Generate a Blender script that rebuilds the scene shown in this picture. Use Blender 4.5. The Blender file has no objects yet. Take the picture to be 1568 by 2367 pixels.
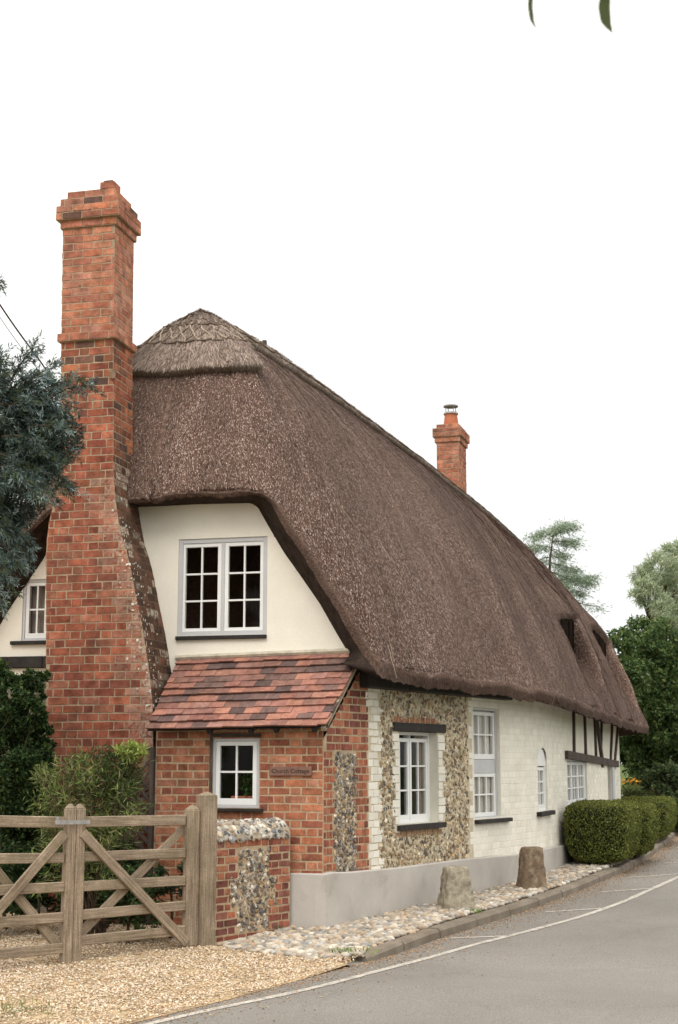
import bpy, math, random
import numpy as np
from mathutils import Vector, Matrix
random.seed(7)
rng = np.random.default_rng(7)
sc = bpy.context.scene
col = sc.collection

# ------------------------------------------------------------------ camera
TILT, EYE = math.radians(10.0), 1.6
cd = bpy.data.cameras.new('camera'); cam = bpy.data.objects.new('camera', cd); col.objects.link(cam)
cam.location = (0, 0, EYE); cam.rotation_euler = (math.radians(90) + TILT, 0, 0)
cd.sensor_fit = 'VERTICAL'; cd.sensor_height = 36; cd.lens = 50
cd.clip_start = 0.05; cd.clip_end = 3000
cd.dof.use_dof = True; cd.dof.focus_distance = 15.5; cd.dof.aperture_fstop = 5.6
sc.camera = cam
# ------------------------------------------------------------------ sky, sun, exposure
SUN_EL, SUN_AZ = math.radians(52), math.radians(200)        # azimuth clockwise from +Y
w = bpy.data.worlds.new('World'); sc.world = w; w.use_nodes = True
nt = w.node_tree; nt.nodes.clear()
wo = nt.nodes.new('ShaderNodeOutputWorld'); bg = nt.nodes.new('ShaderNodeBackground')
sky = nt.nodes.new('ShaderNodeTexSky'); sky.sky_type = 'NISHITA'; sky.sun_disc = False
sky.sun_elevation = SUN_EL; sky.sun_rotation = SUN_AZ; sky.dust_density = 4
tc = nt.nodes.new('ShaderNodeTexCoord'); sp = nt.nodes.new('ShaderNodeSeparateXYZ')
ramp = nt.nodes.new('ShaderNodeValToRGB')                    # overcast cloud: brighter overhead
ramp.color_ramp.elements[0].position = 0.0; ramp.color_ramp.elements[0].color = (0.385, 0.392, 0.385, 1)
e_ = ramp.color_ramp.elements.new(.28); e_.color = (0.46, 0.457, 0.445, 1)
ramp.color_ramp.elements[2].position = 0.85; ramp.color_ramp.elements[2].color = (1.0, 0.975, 0.915, 1)
mul = nt.nodes.new('ShaderNodeVectorMath'); mul.operation = 'SCALE'; mul.inputs['Scale'].default_value = 21.5
cl = nt.nodes.new('ShaderNodeTexNoise'); cl.inputs['Scale'].default_value = 2.2; cl.inputs['Detail'].default_value = 5; cm = nt.nodes.new('ShaderNodeMapRange'); cm.inputs[1].default_value = .3; cm.inputs[2].default_value = .7; cm.inputs[3].default_value = 18.6; cm.inputs[4].default_value = 23.0
mx = nt.nodes.new('ShaderNodeMix'); mx.data_type = 'RGBA'; mx.inputs[0].default_value = 0.93
nt.links.new(tc.outputs['Generated'], sp.inputs[0]); nt.links.new(sp.outputs['Z'], ramp.inputs[0])
nt.links.new(tc.outputs['Generated'], cl.inputs[0]); nt.links.new(cl.outputs[0], cm.inputs[0]); nt.links.new(cm.outputs[0], mul.inputs['Scale']); nt.links.new(ramp.outputs[0], mul.inputs[0]); nt.links.new(sky.outputs[0], mx.inputs[6])
nt.links.new(mul.outputs[0], mx.inputs[7]); nt.links.new(mx.outputs[2], bg.inputs[0])
bg.inputs[1].default_value = 0.1; nt.links.new(bg.outputs[0], wo.inputs[0])
sl = bpy.data.lights.new('sun', 'SUN'); sl.energy = 1.0; sl.angle = math.radians(25); sl.color = (1, 0.96, 0.9)
so = bpy.data.objects.new('sun', sl); col.objects.link(so)
so.rotation_euler = Vector((-math.sin(SUN_AZ) * math.cos(SUN_EL), -math.cos(SUN_AZ) * math.cos(SUN_EL), -math.sin(SUN_EL))).to_track_quat('-Z', 'Y').to_euler()
so.location = (0, 0, 30)
sc.view_settings.view_transform = 'Standard'; sc.view_settings.look = 'None'
sc.view_settings.exposure = 0.4; sc.view_settings.gamma = 1
sc.render.engine = 'CYCLES'
sc.cycles.max_bounces = 8; sc.cycles.diffuse_bounces = 3; sc.cycles.transparent_max_bounces = 12
sc.cycles.sample_clamp_indirect = 6; sc.cycles.caustics_reflective = False; sc.cycles.caustics_refractive = False

# ------------------------------------------------------------------ survey helpers (photograph -> metres on known planes)
FPX = 50 / 36 * 2367.0
CT, ST = math.cos(TILT), math.sin(TILT)
def ray(x, y):
    a = (x - 784) / FPX; b = -(y - 1183.5) / FPX
    return np.array([a, CT - b * ST, ST + b * CT])
EYEP = np.array([0, 0, EYE])
def hit_plane(x, y, P, n):
    d = ray(x, y); n = np.asarray(n, float)
    return EYEP + d * (np.dot(np.asarray(P) - EYEP, n) / np.dot(d, n))
def at_depth(x, y, Y):
    d = ray(x, y); return EYEP + d * (Y / d[1])
def slope_r(X, Y): return (X + .156) * .438 + (Y - 14.35) * .899
def zg(X, Y): return .026 * np.clip(slope_r(X, Y), -5.5, 6.5)
def sstep(x, a, b):
    t = np.clip((np.asarray(x, float) - a) / (b - a), 0, 1); return t * t * (3 - 2 * t)
def drop(X, Y): return .085 * sstep(slope_r(X, Y), -2.6, -.1)
def hit_ground(x, y, dz=0., road=False):
    d = ray(x, y); z = 0.
    for _ in range(30):
        p = EYEP + d * ((z - EYE) / d[2]); z = float(zg(p[0], p[1])) + dz
        if road: z -= float(drop(p[0], p[1]))
    return EYEP + d * ((z - EYE) / d[2])

# ------------------------------------------------------------------ mesh builder
class MB:
    def __init__(s): s.v = []; s.f = []; s.c = []; s.m = []; s.u = []; s.n = 0
    def add(s, v, f, c=(.5, .5, .5), m=0, uv=None):
        v = np.asarray(v, float).reshape(-1, 3); f = np.asarray(f, int)
        c = np.asarray(c, float)
        if c.ndim == 1: c = np.tile(c, (len(v), 1))
        if c.shape[1] == 3: c = np.concatenate([c, np.ones((len(c), 1))], 1)
        s.v.append(v); s.c.append(c); s.f.append(f + s.n)
        s.m.append(np.full(len(f), m)); s.u.append(np.zeros((len(v), 2)) if uv is None else np.asarray(uv, float))
        s.n += len(v)
    def build(s, name, mats, parent=None, smooth=False, bevel=0, loc=None):
        me = bpy.data.meshes.new(name)
        V = np.concatenate(s.v); C = np.concatenate(s.c); U = np.concatenate(s.u)
        me.vertices.add(len(V))
        if loc is not None: V = V - np.asarray(loc, float)
        me.vertices.foreach_set('co', V.ravel())
        li = np.concatenate([f.ravel() for f in s.f]); lt = np.concatenate([np.full(len(f), f.shape[1]) for f in s.f])
        me.loops.add(len(li)); me.loops.foreach_set('vertex_index', li.astype(np.int32))
        me.polygons.add(len(lt)); ls = np.concatenate([[0], np.cumsum(lt)[:-1]])
        me.polygons.foreach_set('loop_start', ls.astype(np.int32)); me.polygons.foreach_set('loop_total', lt.astype(np.int32))
        me.polygons.foreach_set('material_index', np.concatenate(s.m).astype(np.int32))
        at = me.attributes.new('Col', 'FLOAT_COLOR', 'POINT')
        at.data.foreach_set('color', C.ravel())
        uvl = me.uv_layers.new(name='UVMap'); uvl.data.foreach_set('uv', U[li].ravel())
        me.update(calc_edges=True); me.validate()
        me.polygons.foreach_set('use_smooth', np.full(len(lt), bool(smooth)))
        for m in (mats if isinstance(mats, (list, tuple)) else [mats]): me.materials.append(m)
        o = bpy.data.objects.new(name, me); col.objects.link(o)
        if loc is not None: o.location = loc
        if parent is not None:
            o.parent = parent; o.matrix_parent_inverse = Matrix.Translation(ROOTLOC.get(parent.name, Vector((0, 0, 0)))).inverted()
        if loc is not None: ROOTLOC[o.name] = Vector(loc)
        if bevel:
            b = o.modifiers.new('bevel', 'BEVEL'); b.width = bevel; b.segments = 1; b.limit_method = 'ANGLE'
        return o
ROOTLOC = {}
def tag(o, label=None, cat=None, group=None, kind=None):
    if label: o['label'] = label
    if cat: o['category'] = cat
    if group: o['group'] = group
    if kind: o['kind'] = kind
    return o
def root(name, loc, label, cat, group=None):
    o = bpy.data.objects.new(name, None); col.objects.link(o); o.location = loc; o.empty_display_size = .2
    ROOTLOC[o.name] = Vector(loc)
    return tag(o, label, cat, group)
BOXF = np.array([[0, 1, 3, 2], [4, 6, 7, 5], [0, 4, 5, 1], [2, 3, 7, 6], [0, 2, 6, 4], [1, 5, 7, 3]])
def fbox(mb, F, u0, u1, z0, z1, d0, d1, c=(.5, .5, .5), m=0, nseg=1):
    us = np.linspace(u0, u1, nseg + 1)
    for a, b in zip(us[:-1], us[1:]):
        v = [F(u, z, d) for u in (a, b) for z in (z0, z1) for d in (d0, d1)]
        uv = [(u, z) for u in (a, b) for z in (z0, z1) for d in (d0, d1)]
        if abs(z1 - z0) > abs(u1 - u0): uv = [(b_, a_) for a_, b_ in uv]
        mb.add(v, BOXF, c, m, uv)
def beam(mb, p0, p1, w, h, side, c=(.5, .5, .5), m=0, taper=1.0, uo=None):
    p0 = np.asarray(p0, float); p1 = np.asarray(p1, float); ax = p1 - p0; L = np.linalg.norm(ax); ax /= L
    s = np.asarray(side, float); s = s - ax * np.dot(s, ax); s /= np.linalg.norm(s); t = np.cross(ax, s)
    uo = random.random() * 20 if uo is None else uo
    v = []; uv = []
    for q, (p, k) in enumerate(((p0, 1), (p1, taper))):
        for a in (-.5, .5):
            for b in (-.5, .5):
                v.append(p + s * w * a * k + t * h * b * k); uv.append((q * L + uo, a * w + b * h + uo))
    mb.add(v, BOXF, c, m, uv)
def tube(mb, pts, r, seg=6, c=(.5, .5, .5), m=0):
    pts = np.asarray(pts, float); n = len(pts); r = np.broadcast_to(np.asarray(r, float), (n,))
    tg = np.gradient(pts, axis=0); tg /= np.linalg.norm(tg, axis=1)[:, None] + 1e-9
    ref = np.array([0, 0, 1.]) if abs(tg[0][2]) < .9 else np.array([1., 0, 0])
    a = np.cross(tg, ref); a /= np.linalg.norm(a, axis=1)[:, None] + 1e-9; b = np.cross(tg, a)
    an = np.linspace(0, 2 * np.pi, seg, endpoint=False)
    v = (pts[:, None] + r[:, None, None] * (np.cos(an)[None, :, None] * a[:, None] + np.sin(an)[None, :, None] * b[:, None])).reshape(-1, 3)
    L = np.concatenate([[0], np.cumsum(np.linalg.norm(np.diff(pts, axis=0), axis=1))])
    uv = np.stack([np.repeat(L, seg), np.tile(an / 6, n)], 1)
    f = [[i * seg + j, i * seg + (j + 1) % seg, (i + 1) * seg + (j + 1) % seg, (i + 1) * seg + j] for i in range(n - 1) for j in range(seg)]
    mb.add(v, f, c, m, uv)
    k = mb.n
    mb.add([pts[-1]] + list(v[-seg:]), [[0, j + 1, (j + 1) % seg + 1] for j in range(seg)], c if np.ndim(c) == 1 else c[0], m)
def ico(sub):
    t = (1 + 5 ** .5) / 2
    v = [(-1, t, 0), (1, t, 0), (-1, -t, 0), (1, -t, 0), (0, -1, t), (0, 1, t), (0, -1, -t), (0, 1, -t), (t, 0, -1), (t, 0, 1), (-t, 0, -1), (-t, 0, 1)]
    f = [(0, 11, 5), (0, 5, 1), (0, 1, 7), (0, 7, 10), (0, 10, 11), (1, 5, 9), (5, 11, 4), (11, 10, 2), (10, 7, 6), (7, 1, 8), (3, 9, 4), (3, 4, 2), (3, 2, 6), (3, 6, 8), (3, 8, 9), (4, 9, 5), (2, 4, 11), (6, 2, 10), (8, 6, 7), (9, 8, 1)]
    v = [np.array(p) / np.linalg.norm(p) for p in v]
    for _ in range(sub):
        nf = []; cache = {}
        def mid(a, b):
            k = (min(a, b), max(a, b))
            if k not in cache:
                p = v[a] + v[b]; v.append(p / np.linalg.norm(p)); cache[k] = len(v) - 1
            return cache[k]
        for a, b, c in f:
            x, y, z = mid(a, b), mid(b, c), mid(c, a); nf += [(a, x, z), (b, y, x), (c, z, y), (x, y, z)]
        f = nf
    return np.array(v), np.array(f)
ICO0, ICO1 = ico(0), ico(1)
OCT = (np.array([[1, 0, 0], [-1, 0, 0], [0, 1, 0], [0, -1, 0], [0, 0, 1], [0, 0, -1.]]), np.array([[0, 2, 4], [2, 1, 4], [1, 3, 4], [3, 0, 4], [2, 0, 5], [1, 2, 5], [3, 1, 5], [0, 3, 5]]))
def blobs(mb, cen, rad, A, B, N, cols, tmpl=ICO1, jit=.18, core=None, m=0):
    """many stones at once: axes A (random turn in the A-B plane), N = outward; rad (n,3)"""
    cen = np.asarray(cen); n = len(cen); tv, tf = tmpl; k = len(tv)
    ang = rng.uniform(0, 2 * np.pi, n); A = np.broadcast_to(A, (n, 3)); B = np.broadcast_to(B, (n, 3)); N = np.broadcast_to(N, (n, 3))
    A2 = A * np.cos(ang)[:, None] + B * np.sin(ang)[:, None]; B2 = -A * np.sin(ang)[:, None] + B * np.cos(ang)[:, None]
    s = 1 + jit * rng.standard_normal((n, k, 1)).clip(-1.6, 1.6)
    q = tv[None] * rad[:, None] * s
    V = cen[:, None] + q[..., :1] * A2[:, None] + q[..., 1:2] * B2[:, None] + q[..., 2:] * N[:, None]
    C = np.repeat(cols[:, None], k, 1)
    if core is not None:
        msk = (tv[None, :, 2] > .62 + .3 * rng.standard_normal((n, k)) * .5) & (core[1][:, None])
        C = np.where(msk[..., None], core[0][:, None], C)
    Fc = (tf[None] + (np.arange(n) * k)[:, None, None]).reshape(-1, 3)
    mb.add(V.reshape(-1, 3), Fc, C.reshape(-1, 3), m)
def pick(pal, n, jit=.15):
    pal = np.asarray(pal, float); c = pal[rng.integers(0, len(pal), n)]
    return np.clip(c * (1 + jit * rng.standard_normal((n, 1))) * (1 + .04 * rng.standard_normal((n, 1)) * np.array([1., 0, -1.2])), .004, .95)
def inpoly(P, poly):
    x, y = P[:, 0], P[:, 1]; r = np.zeros(len(P), bool); poly = np.asarray(poly); j = len(poly) - 1
    for i in range(len(poly)):
        xi, yi, xj, yj = *poly[i], *poly[j]
        c = ((yi > y) != (yj > y)) & (x < (xj - xi) * (y - yi) / (yj - yi + 1e-12) + xi); r ^= c; j = i
    return r
def hexpts(x0, x1, y0, y1, s, jit):
    xs = np.arange(x0, x1, s); ys = np.arange(y0, y1, s * .87)
    X, Y = np.meshgrid(xs, ys); X = X + (np.arange(len(ys)) % 2)[:, None] * s / 2
    P = np.stack([X.ravel(), Y.ravel()], 1); return P + rng.uniform(-jit, jit, P.shape) * s
def vnoise(u, v, su, sv, seed):
    r = np.random.default_rng(seed); g = r.standard_normal((256, 256)); a = np.asarray(u) / su; b = np.asarray(v) / sv
    i = np.floor(a).astype(int); j = np.floor(b).astype(int); fa = a - i; fb = b - j; fa = fa * fa * (3 - 2 * fa); fb = fb * fb * (3 - 2 * fb)
    G = lambda p, q: g[p % 256, q % 256]
    return (G(i, j) * (1 - fa) + G(i + 1, j) * fa) * (1 - fb) + (G(i, j + 1) * (1 - fa) + G(i + 1, j + 1) * fa) * fb

def gridf(nr, nc, closed=True):
    i, j = np.meshgrid(np.arange(nr - 1), np.arange(nc if closed else nc - 1), indexing='ij'); i = i.ravel(); j = j.ravel(); k = (j + 1) % nc
    return np.stack([i * nc + j, i * nc + k, (i + 1) * nc + k, (i + 1) * nc + j], 1)
# ------------------------------------------------------------------ materials
def new_mat(name):
    m = bpy.data.materials.new(name); m.use_nodes = True; n = m.node_tree.nodes; n.clear()
    out = n.new('ShaderNodeOutputMaterial'); b = n.new('ShaderNodeBsdfPrincipled'); m.node_tree.links.new(b.outputs[0], out.inputs[0])
    return m, m.node_tree, b
def N_(nt, t, **k):
    n = nt.nodes.new(t)
    for a, v in k.items(): setattr(n, a, v)
    return n
def noise(nt, vec, scale, detail=4, rough=.55, dist=0.):
    n = N_(nt, 'ShaderNodeTexNoise'); n.inputs['Scale'].default_value = scale; n.inputs['Detail'].default_value = detail
    n.inputs['Roughness'].default_value = rough; n.inputs['Distortion'].default_value = dist; nt.links.new(vec, n.inputs['Vector']); return n.outputs['Fac']
def cramp(nt, fac, stops):
    r = N_(nt, 'ShaderNodeValToRGB'); e = r.color_ramp.elements
    while len(e) < len(stops): e.new(.5)
    for q, (p, c) in zip(e, stops): q.position = p; q.color = (*c, 1) if len(c) == 3 else c
    nt.links.new(fac, r.inputs[0]); return r.outputs[0]
def mixc(nt, fac, a, b, mode='MIX'):
    m = N_(nt, 'ShaderNodeMix', data_type='RGBA', blend_type=mode)
    for s, v in ((0, fac), (6, a), (7, b)):
        if isinstance(v, (int, float)): m.inputs[s].default_value = v
        elif isinstance(v, tuple): m.inputs[s].default_value = (*v, 1)
        else: nt.links.new(v, m.inputs[s])
    return m.outputs[2]
def bump(nt, b, h, strength, dist):
    n = N_(nt, 'ShaderNodeBump'); n.inputs['Strength'].default_value = strength; n.inputs['Distance'].default_value = dist
    nt.links.new(h, n.inputs['Height']); nt.links.new(n.outputs[0], b.inputs['Normal'])
def g3(x): return (x, x, x)
def simple(name, base=None, lo=.75, hi=1.2, scale=6, fine=60, rough=.85, bs=.4, bd=.01, spec=.25, stain=None, lime=False):
    """base colour (or the mesh's own colour) varied by coarse and fine noise, with a bump"""
    m, nt, b = new_mat(name); tc = N_(nt, 'ShaderNodeTexCoord').outputs['Object']
    if base is None:
        a = N_(nt, 'ShaderNodeAttribute', attribute_name='Col'); c = a.outputs['Color']
    else: c = base
    n1 = noise(nt, tc, scale, 6, .6); n2 = noise(nt, tc, fine, 3, .6)
    c = mixc(nt, 1.0, c, cramp(nt, n1, [(.3, g3(lo)), (.7, g3(hi))]), 'MULTIPLY')
    c = mixc(nt, 1.0, c, cramp(nt, n2, [(.3, g3((1 + lo) / 2)), (.7, g3((1 + hi) / 2))]), 'MULTIPLY')
    if stain:
        sc_, lo_, hi_, colr, amt = stain
        n3 = noise(nt, tc, sc_, 8, .65, .4)
        f = cramp(nt, n3, [(lo_, g3(0)), (hi_, g3(amt))]); c = mixc(nt, f, c, colr)
    if name.endswith('brick'):
        hs = N_(nt, 'ShaderNodeHueSaturation'); hs.inputs['Saturation'].default_value = .95; hs.inputs['Value'].default_value = 1.0; nt.links.new(c, hs.inputs['Color']); c = hs.outputs[0]
    if lime:                                                  # efflorescence where the mesh's alpha is low
        n5 = noise(nt, tc, 26, 5, .7); iv = N_(nt, 'ShaderNodeMath', operation='SUBTRACT'); iv.inputs[0].default_value = 1; nt.links.new(a.outputs['Alpha'], iv.inputs[1])
        ml_ = N_(nt, 'ShaderNodeMath', operation='MULTIPLY'); nt.links.new(iv.outputs[0], ml_.inputs[0]); nt.links.new(cramp(nt, n5, [(.40, g3(0)), (.56, g3(.95))]), ml_.inputs[1])
        c = mixc(nt, ml_.outputs[0], c, (.58, .50, .41))
    nt.links.new(c, b.inputs['Base Color']); b.inputs['Roughness'].default_value = rough
    b.inputs['Specular IOR Level'].default_value = spec
    if bs: bump(nt, b, n2, bs, bd)
    return m
def leafmat(name):
    m, nt, b = new_mat(name); a = N_(nt, 'ShaderNodeAttribute', attribute_name='Col')
    nt.links.new(a.outputs['Color'], b.inputs['Base Color']); b.inputs['Roughness'].default_value = .6
    b.inputs['Specular IOR Level'].default_value = .25
    tr = N_(nt, 'ShaderNodeBsdfTranslucent'); nt.links.new(a.outputs['Color'], tr.inputs[0])
    ms = N_(nt, 'ShaderNodeMixShader'); ms.inputs[0].default_value = .3
    out = [n for n in nt.nodes if n.type == 'OUTPUT_MATERIAL'][0]
    nt.links.new(b.outputs[0], ms.inputs[1]); nt.links.new(tr.outputs[0], ms.inputs[2]); nt.links.new(ms.outputs[0], out.inputs[0])
    return m
def woodmat(name, dark, light, sx=1.2, sy=30, moss=None):
    m, nt, b = new_mat(name); uv = N_(nt, 'ShaderNodeTexCoord').outputs['UV']
    mp = N_(nt, 'ShaderNodeMapping'); mp.inputs['Scale'].default_value = (sx, sy, 1); nt.links.new(uv, mp.inputs[0])
    n1 = noise(nt, mp.outputs[0], 2.2, 8, .65, .6); oc = N_(nt, 'ShaderNodeTexCoord').outputs['Object']
    n2 = noise(nt, oc, 3, 4)
    c = cramp(nt, n1, [(.28, dark), (.55, tuple((d + l) / 2 for d, l in zip(dark, light))), (.75, light)])
    c = mixc(nt, 1.0, c, cramp(nt, n2, [(.3, g3(.72)), (.7, g3(1.2))]), 'MULTIPLY')
    n4 = noise(nt, oc, 70, 3); c = mixc(nt, 1.0, c, cramp(nt, n4, [(.3, g3(.8)), (.7, g3(1.15))]), 'MULTIPLY')
    if moss:
        n3 = noise(nt, oc, 5, 8, .7); c = mixc(nt, cramp(nt, n3, [(.5, g3(0)), (.68, g3(.6))]), c, moss)
    nt.links.new(c, b.inputs['Base Color']); b.inputs['Roughness'].default_value = .85; b.inputs['Specular IOR Level'].default_value = .2
    bump(nt, b, n1, .5, .004); return m
M = {}
M['brick'] = simple('brick', None, .55, 1.3, 11, 75, .9, .6, .006, .15, stain=(4.5, .58, .72, (.10, .055, .035), .55))
M['chimney_brick'] = simple('chimney_brick', None, .5, 1.32, 9, 75, .9, .6, .006, .15, stain=(3.0, .50, .68, (.10, .052, .034), .6), lime=True)
M['mortar'] = simple('mortar', None, .7, 1.15, 12, 140, .95, .5, .006, .1)
M['plaster'] = simple('plaster', (.82, .772, .68), .93, 1.04, 1.6, 55, .9, .35, .004, .15, stain=(.9, .57, .75, (.62, .55, .42), .35))
M['white_paint'] = simple('white_paint', None, .88, 1.05, 3.5, 70, .75, .45, .005, .25, stain=(6, .6, .74, (.50, .42, .30), .4))
M['plinth'] = simple('grey_plinth', (.47, .438, .40), .84, 1.10, 1.7, 150, .85, .35, .004, .2, stain=(3.3, .54, .74, (.30, .265, .22), .7))
M['flint'] = simple('flint', None, .75, 1.2, 25, 120, .5, .4, .004, .4)
M['stone'] = simple('stone', None, .6, 1.3, 14, 80, .92, .8, .012, .15, stain=(9, .55, .66, (.33, .29, .21), .6))
M['cobble'] = simple('cobble', None, .75, 1.15, 20, 120, .8, .3, .004, .25)
M['black_wood'] = simple('black_wood', (.022, .018, .016), .7, 1.5, 8, 60, .7, .3, .004, .3)
M['dark_board'] = simple('dark_board', (.020, .014, .011), .7, 1.4, 8, 60, 1, .2, .003, 0)
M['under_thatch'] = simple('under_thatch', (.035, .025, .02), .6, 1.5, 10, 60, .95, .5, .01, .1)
M['frame_white'] = simple('frame_white', (.80, .80, .79), .95, 1.03, 4, 60, .5, .1, .002, .4)
M['frame_grey'] = simple('frame_grey', (.52, .52, .53), .92, 1.05, 4, 60, .6, .15, .002, .35)
M['tile'] = simple('tile', None, .68, 1.25, 14, 80, .85, .5, .004, .2, stain=(8, .58, .72, (.16, .11, .09), .5))
M['kerb'] = simple('kerb', (.20, .168, .132), .7, 1.2, 3, 90, .92, .5, .006, .15, stain=(2, .5, .7, (.14, .10, .07), .55))
M['soil'] = simple('soil', (.22, .17, .115), .6, 1.3, 3, 60, .95, .8, .02, .1)
M['gravel_base'] = simple('gravel_base', (.42, .31, .19), .6, 1.3, 5, 160, .95, .8, .01, .1)
M['gravel'] = simple('gravel', None, .85, 1.15, 20, 100, .85, 0, .01, .2)
M['grass_ground'] = simple('grass_ground', (.07, .10, .025), .6, 1.4, 1, 30, .95, .8, .03, .1)
M['road_paint'] = simple('road_paint', (.46, .425, .375), .8, 1.1, 5, 120, .8, .2, .003, .2, stain=(16, .47, .62, (.24, .22, .195), .9))
M['bark'] = simple('bark', (.09, .065, .045), .5, 1.5, 12, 60, .95, .9, .02, .1)
M['leaf'] = leafmat('leaf')
M['hedge_core'] = simple('hedge_core', (.025, .03, .012), .6, 1.4, 10, 60, 1, .5, .02, .05)
M['iron'] = simple('iron', (.30, .29, .28), .7, 1.2, 20, 90, .5, .2, .002, .5)
M['cable'] = simple('cable', (.03, .025, .025), .9, 1.1, 5, 50, .6, 0)
M['terracotta'] = simple('terracotta', (.42, .14, .07), .8, 1.15, 10, 60, .8, .2, .003)
M['plaque'] = simple('plaque', (.21, .115, .085), .8, 1.2, 12, 80, .7, .2, .003)
M['letter'] = simple('letter', (.03, .02, .018), .9, 1.1, 10, 60, .7, 0)
M['oak'] = woodmat('weathered_oak', (.13, .09, .062), (.46, .37, .27), 1.2, 38, moss=(.13, .115, .055))
M['timber'] = woodmat('old_timber', (.05, .038, .032), (.13, .10, .085), 1.0, 22)
M['curtain'] = simple('curtain', None, .8, 1.1, 6, 60, .9, 0)
def asphalt():
    m, nt, b = new_mat('asphalt'); oc = N_(nt, 'ShaderNodeTexCoord').outputs['Object']
    n1 = noise(nt, oc, .45, 6, .6); n2 = noise(nt, oc, 95, 3, .7); n3 = noise(nt, oc, 230, 2, .7)
    c = cramp(nt, n1, [(.3, (.150, .136, .120)), (.7, (.205, .188, .168))])
    c = mixc(nt, 1.0, c, cramp(nt, n2, [(.25, g3(.45)), (.75, g3(1.55))]), 'MULTIPLY')
    c = mixc(nt, 1.0, c, cramp(nt, n3, [(.3, g3(.75)), (.7, g3(1.25))]), 'MULTIPLY')
    w = N_(nt, 'ShaderNodeTexVoronoi', feature='DISTANCE_TO_EDGE'); w.inputs['Scale'].default_value = .55
    n4 = noise(nt, oc, 3, 6, .6)
    ad = N_(nt, 'ShaderNodeVectorMath', operation='ADD'); sclv = N_(nt, 'ShaderNodeCombineXYZ')
    nt.links.new(n4, sclv.inputs[0]); nt.links.new(n4, sclv.inputs[1]); nt.links.new(oc, ad.inputs[0]); nt.links.new(sclv.outputs[0], ad.inputs[1]); nt.links.new(ad.outputs[0], w.inputs['Vector'])
    c = mixc(nt, cramp(nt, w.outputs['Distance'], [(.0, g3(.35)), (.012, g3(0))]), c, (.11, .095, .08))
    nt.links.new(c, b.inputs['Base Color']); b.inputs['Roughness'].default_value = .85; b.inputs['Specular IOR Level'].default_value = .3
    bump(nt, b, n2, .6, .006); return m
M['asphalt'] = asphalt()
def glass():
    m, nt, b = new_mat('window_glass'); out = [n for n in nt.nodes if n.type == 'OUTPUT_MATERIAL'][0]; nt.nodes.remove(b)
    t = N_(nt, 'ShaderNodeBsdfTransparent'); t.inputs[0].default_value = (.94, .95, .94, 1); g = N_(nt, 'ShaderNodeBsdfGlossy'); g.inputs['Roughness'].default_value = .03
    fr = N_(nt, 'ShaderNodeFresnel'); fr.inputs[0].default_value = 1.22
    ms = N_(nt, 'ShaderNodeMixShader'); nt.links.new(fr.outputs[0], ms.inputs[0]); nt.links.new(t.outputs[0], ms.inputs[1]); nt.links.new(g.outputs[0], ms.inputs[2]); nt.links.new(ms.outputs[0], out.inputs[0])
    return m
M['glass'] = glass()
def thatchmat():
    m, nt, b = new_mat('thatch'); uv = N_(nt, 'ShaderNodeTexCoord').outputs['UV']; at = N_(nt, 'ShaderNodeAttribute', attribute_name='Col').outputs['Color']
    mp = N_(nt, 'ShaderNodeMapping'); mp.inputs['Scale'].default_value = (60, 16, 1); nt.links.new(uv, mp.inputs[0])
    mp2 = N_(nt, 'ShaderNodeMapping'); mp2.inputs['Scale'].default_value = (5, .5, 1); nt.links.new(uv, mp2.inputs[0])
    n1 = noise(nt, mp.outputs[0], 1.0, 4, .65); n2 = noise(nt, mp2.outputs[0], 1.0, 5, .6); n3 = noise(nt, uv, 1.3, 4, .6)
    c = mixc(nt, 1.0, at, cramp(nt, n1, [(.3, g3(.4)), (.5, g3(.9)), (.72, g3(1.7))]), 'MULTIPLY')
    c = mixc(nt, 1.0, c, cramp(nt, n2, [(.3, g3(.82)), (.7, g3(1.18))]), 'MULTIPLY')
    c = mixc(nt, 1.0, c, cramp(nt, n3, [(.3, (.88, .85, .84)), (.7, (1.12, 1.13, 1.14))]), 'MULTIPLY')
    nt.links.new(c, b.inputs['Base Color']); b.inputs['Roughness'].default_value = .9; b.inputs['Specular IOR Level'].default_value = .15
    bump(nt, b, n1, .9, .02); return m
M['thatch'] = thatchmat()

# ------------------------------------------------------------------ plan of the cottage
Z3 = np.array([0, 0, 1.])
C0 = hit_plane(747, 2147, (0, 0, 0.), (0, 0, 1.)); C0[2] = 0
aG = math.radians(13.7)
nI = np.array([math.sin(aG), math.cos(aG), 0]); gL = np.array([-math.cos(aG), math.sin(aG), 0])   # into the house / leftwards along the gable
DEP = .70                                                   # depth of the lean-to in front of the gable wall
S = np.arange(-.5, 18, .02)
head = np.radians(31 - 13 * sstep(S, 4.7, 6.1))
dx = np.sin(head) * .02; dy = np.cos(head) * .02
WX = np.cumsum(dx); WY = np.cumsum(dy); i0 = int(np.argmin(abs(S)))
WX += C0[0] - WX[i0]; WY += C0[1] - WY[i0]
WNX = np.cos(head); WNY = -np.sin(head)                     # outward normal
def Fw(s, z, d=0.):
    nx = np.interp(s, S, WNX); ny = np.interp(s, S, WNY)
    return np.array([np.interp(s, S, WX) + nx * d, np.interp(s, S, WY) + ny * d, z])
def wpx(x, y, off=0.):
    d = ray(x, y); k = d[0] / d[1]; X = WX + WNX * off; Y = WY + WNY * off
    q = X - k * Y; s = float(np.interp(0, q, S)); Yh = float(np.interp(s, S, Y))
    return s, EYE + Yh * d[2] / d[1]
def Fplane(O):
    return lambda u, z, d=0.: O + gL * u - nI * d + Z3 * z
O_f = C0.copy(); O_g = C0 + nI * DEP; O_c = C0 + nI * .03
Ff, Fg, Fc = Fplane(O_f), Fplane(O_g), Fplane(O_c)
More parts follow.
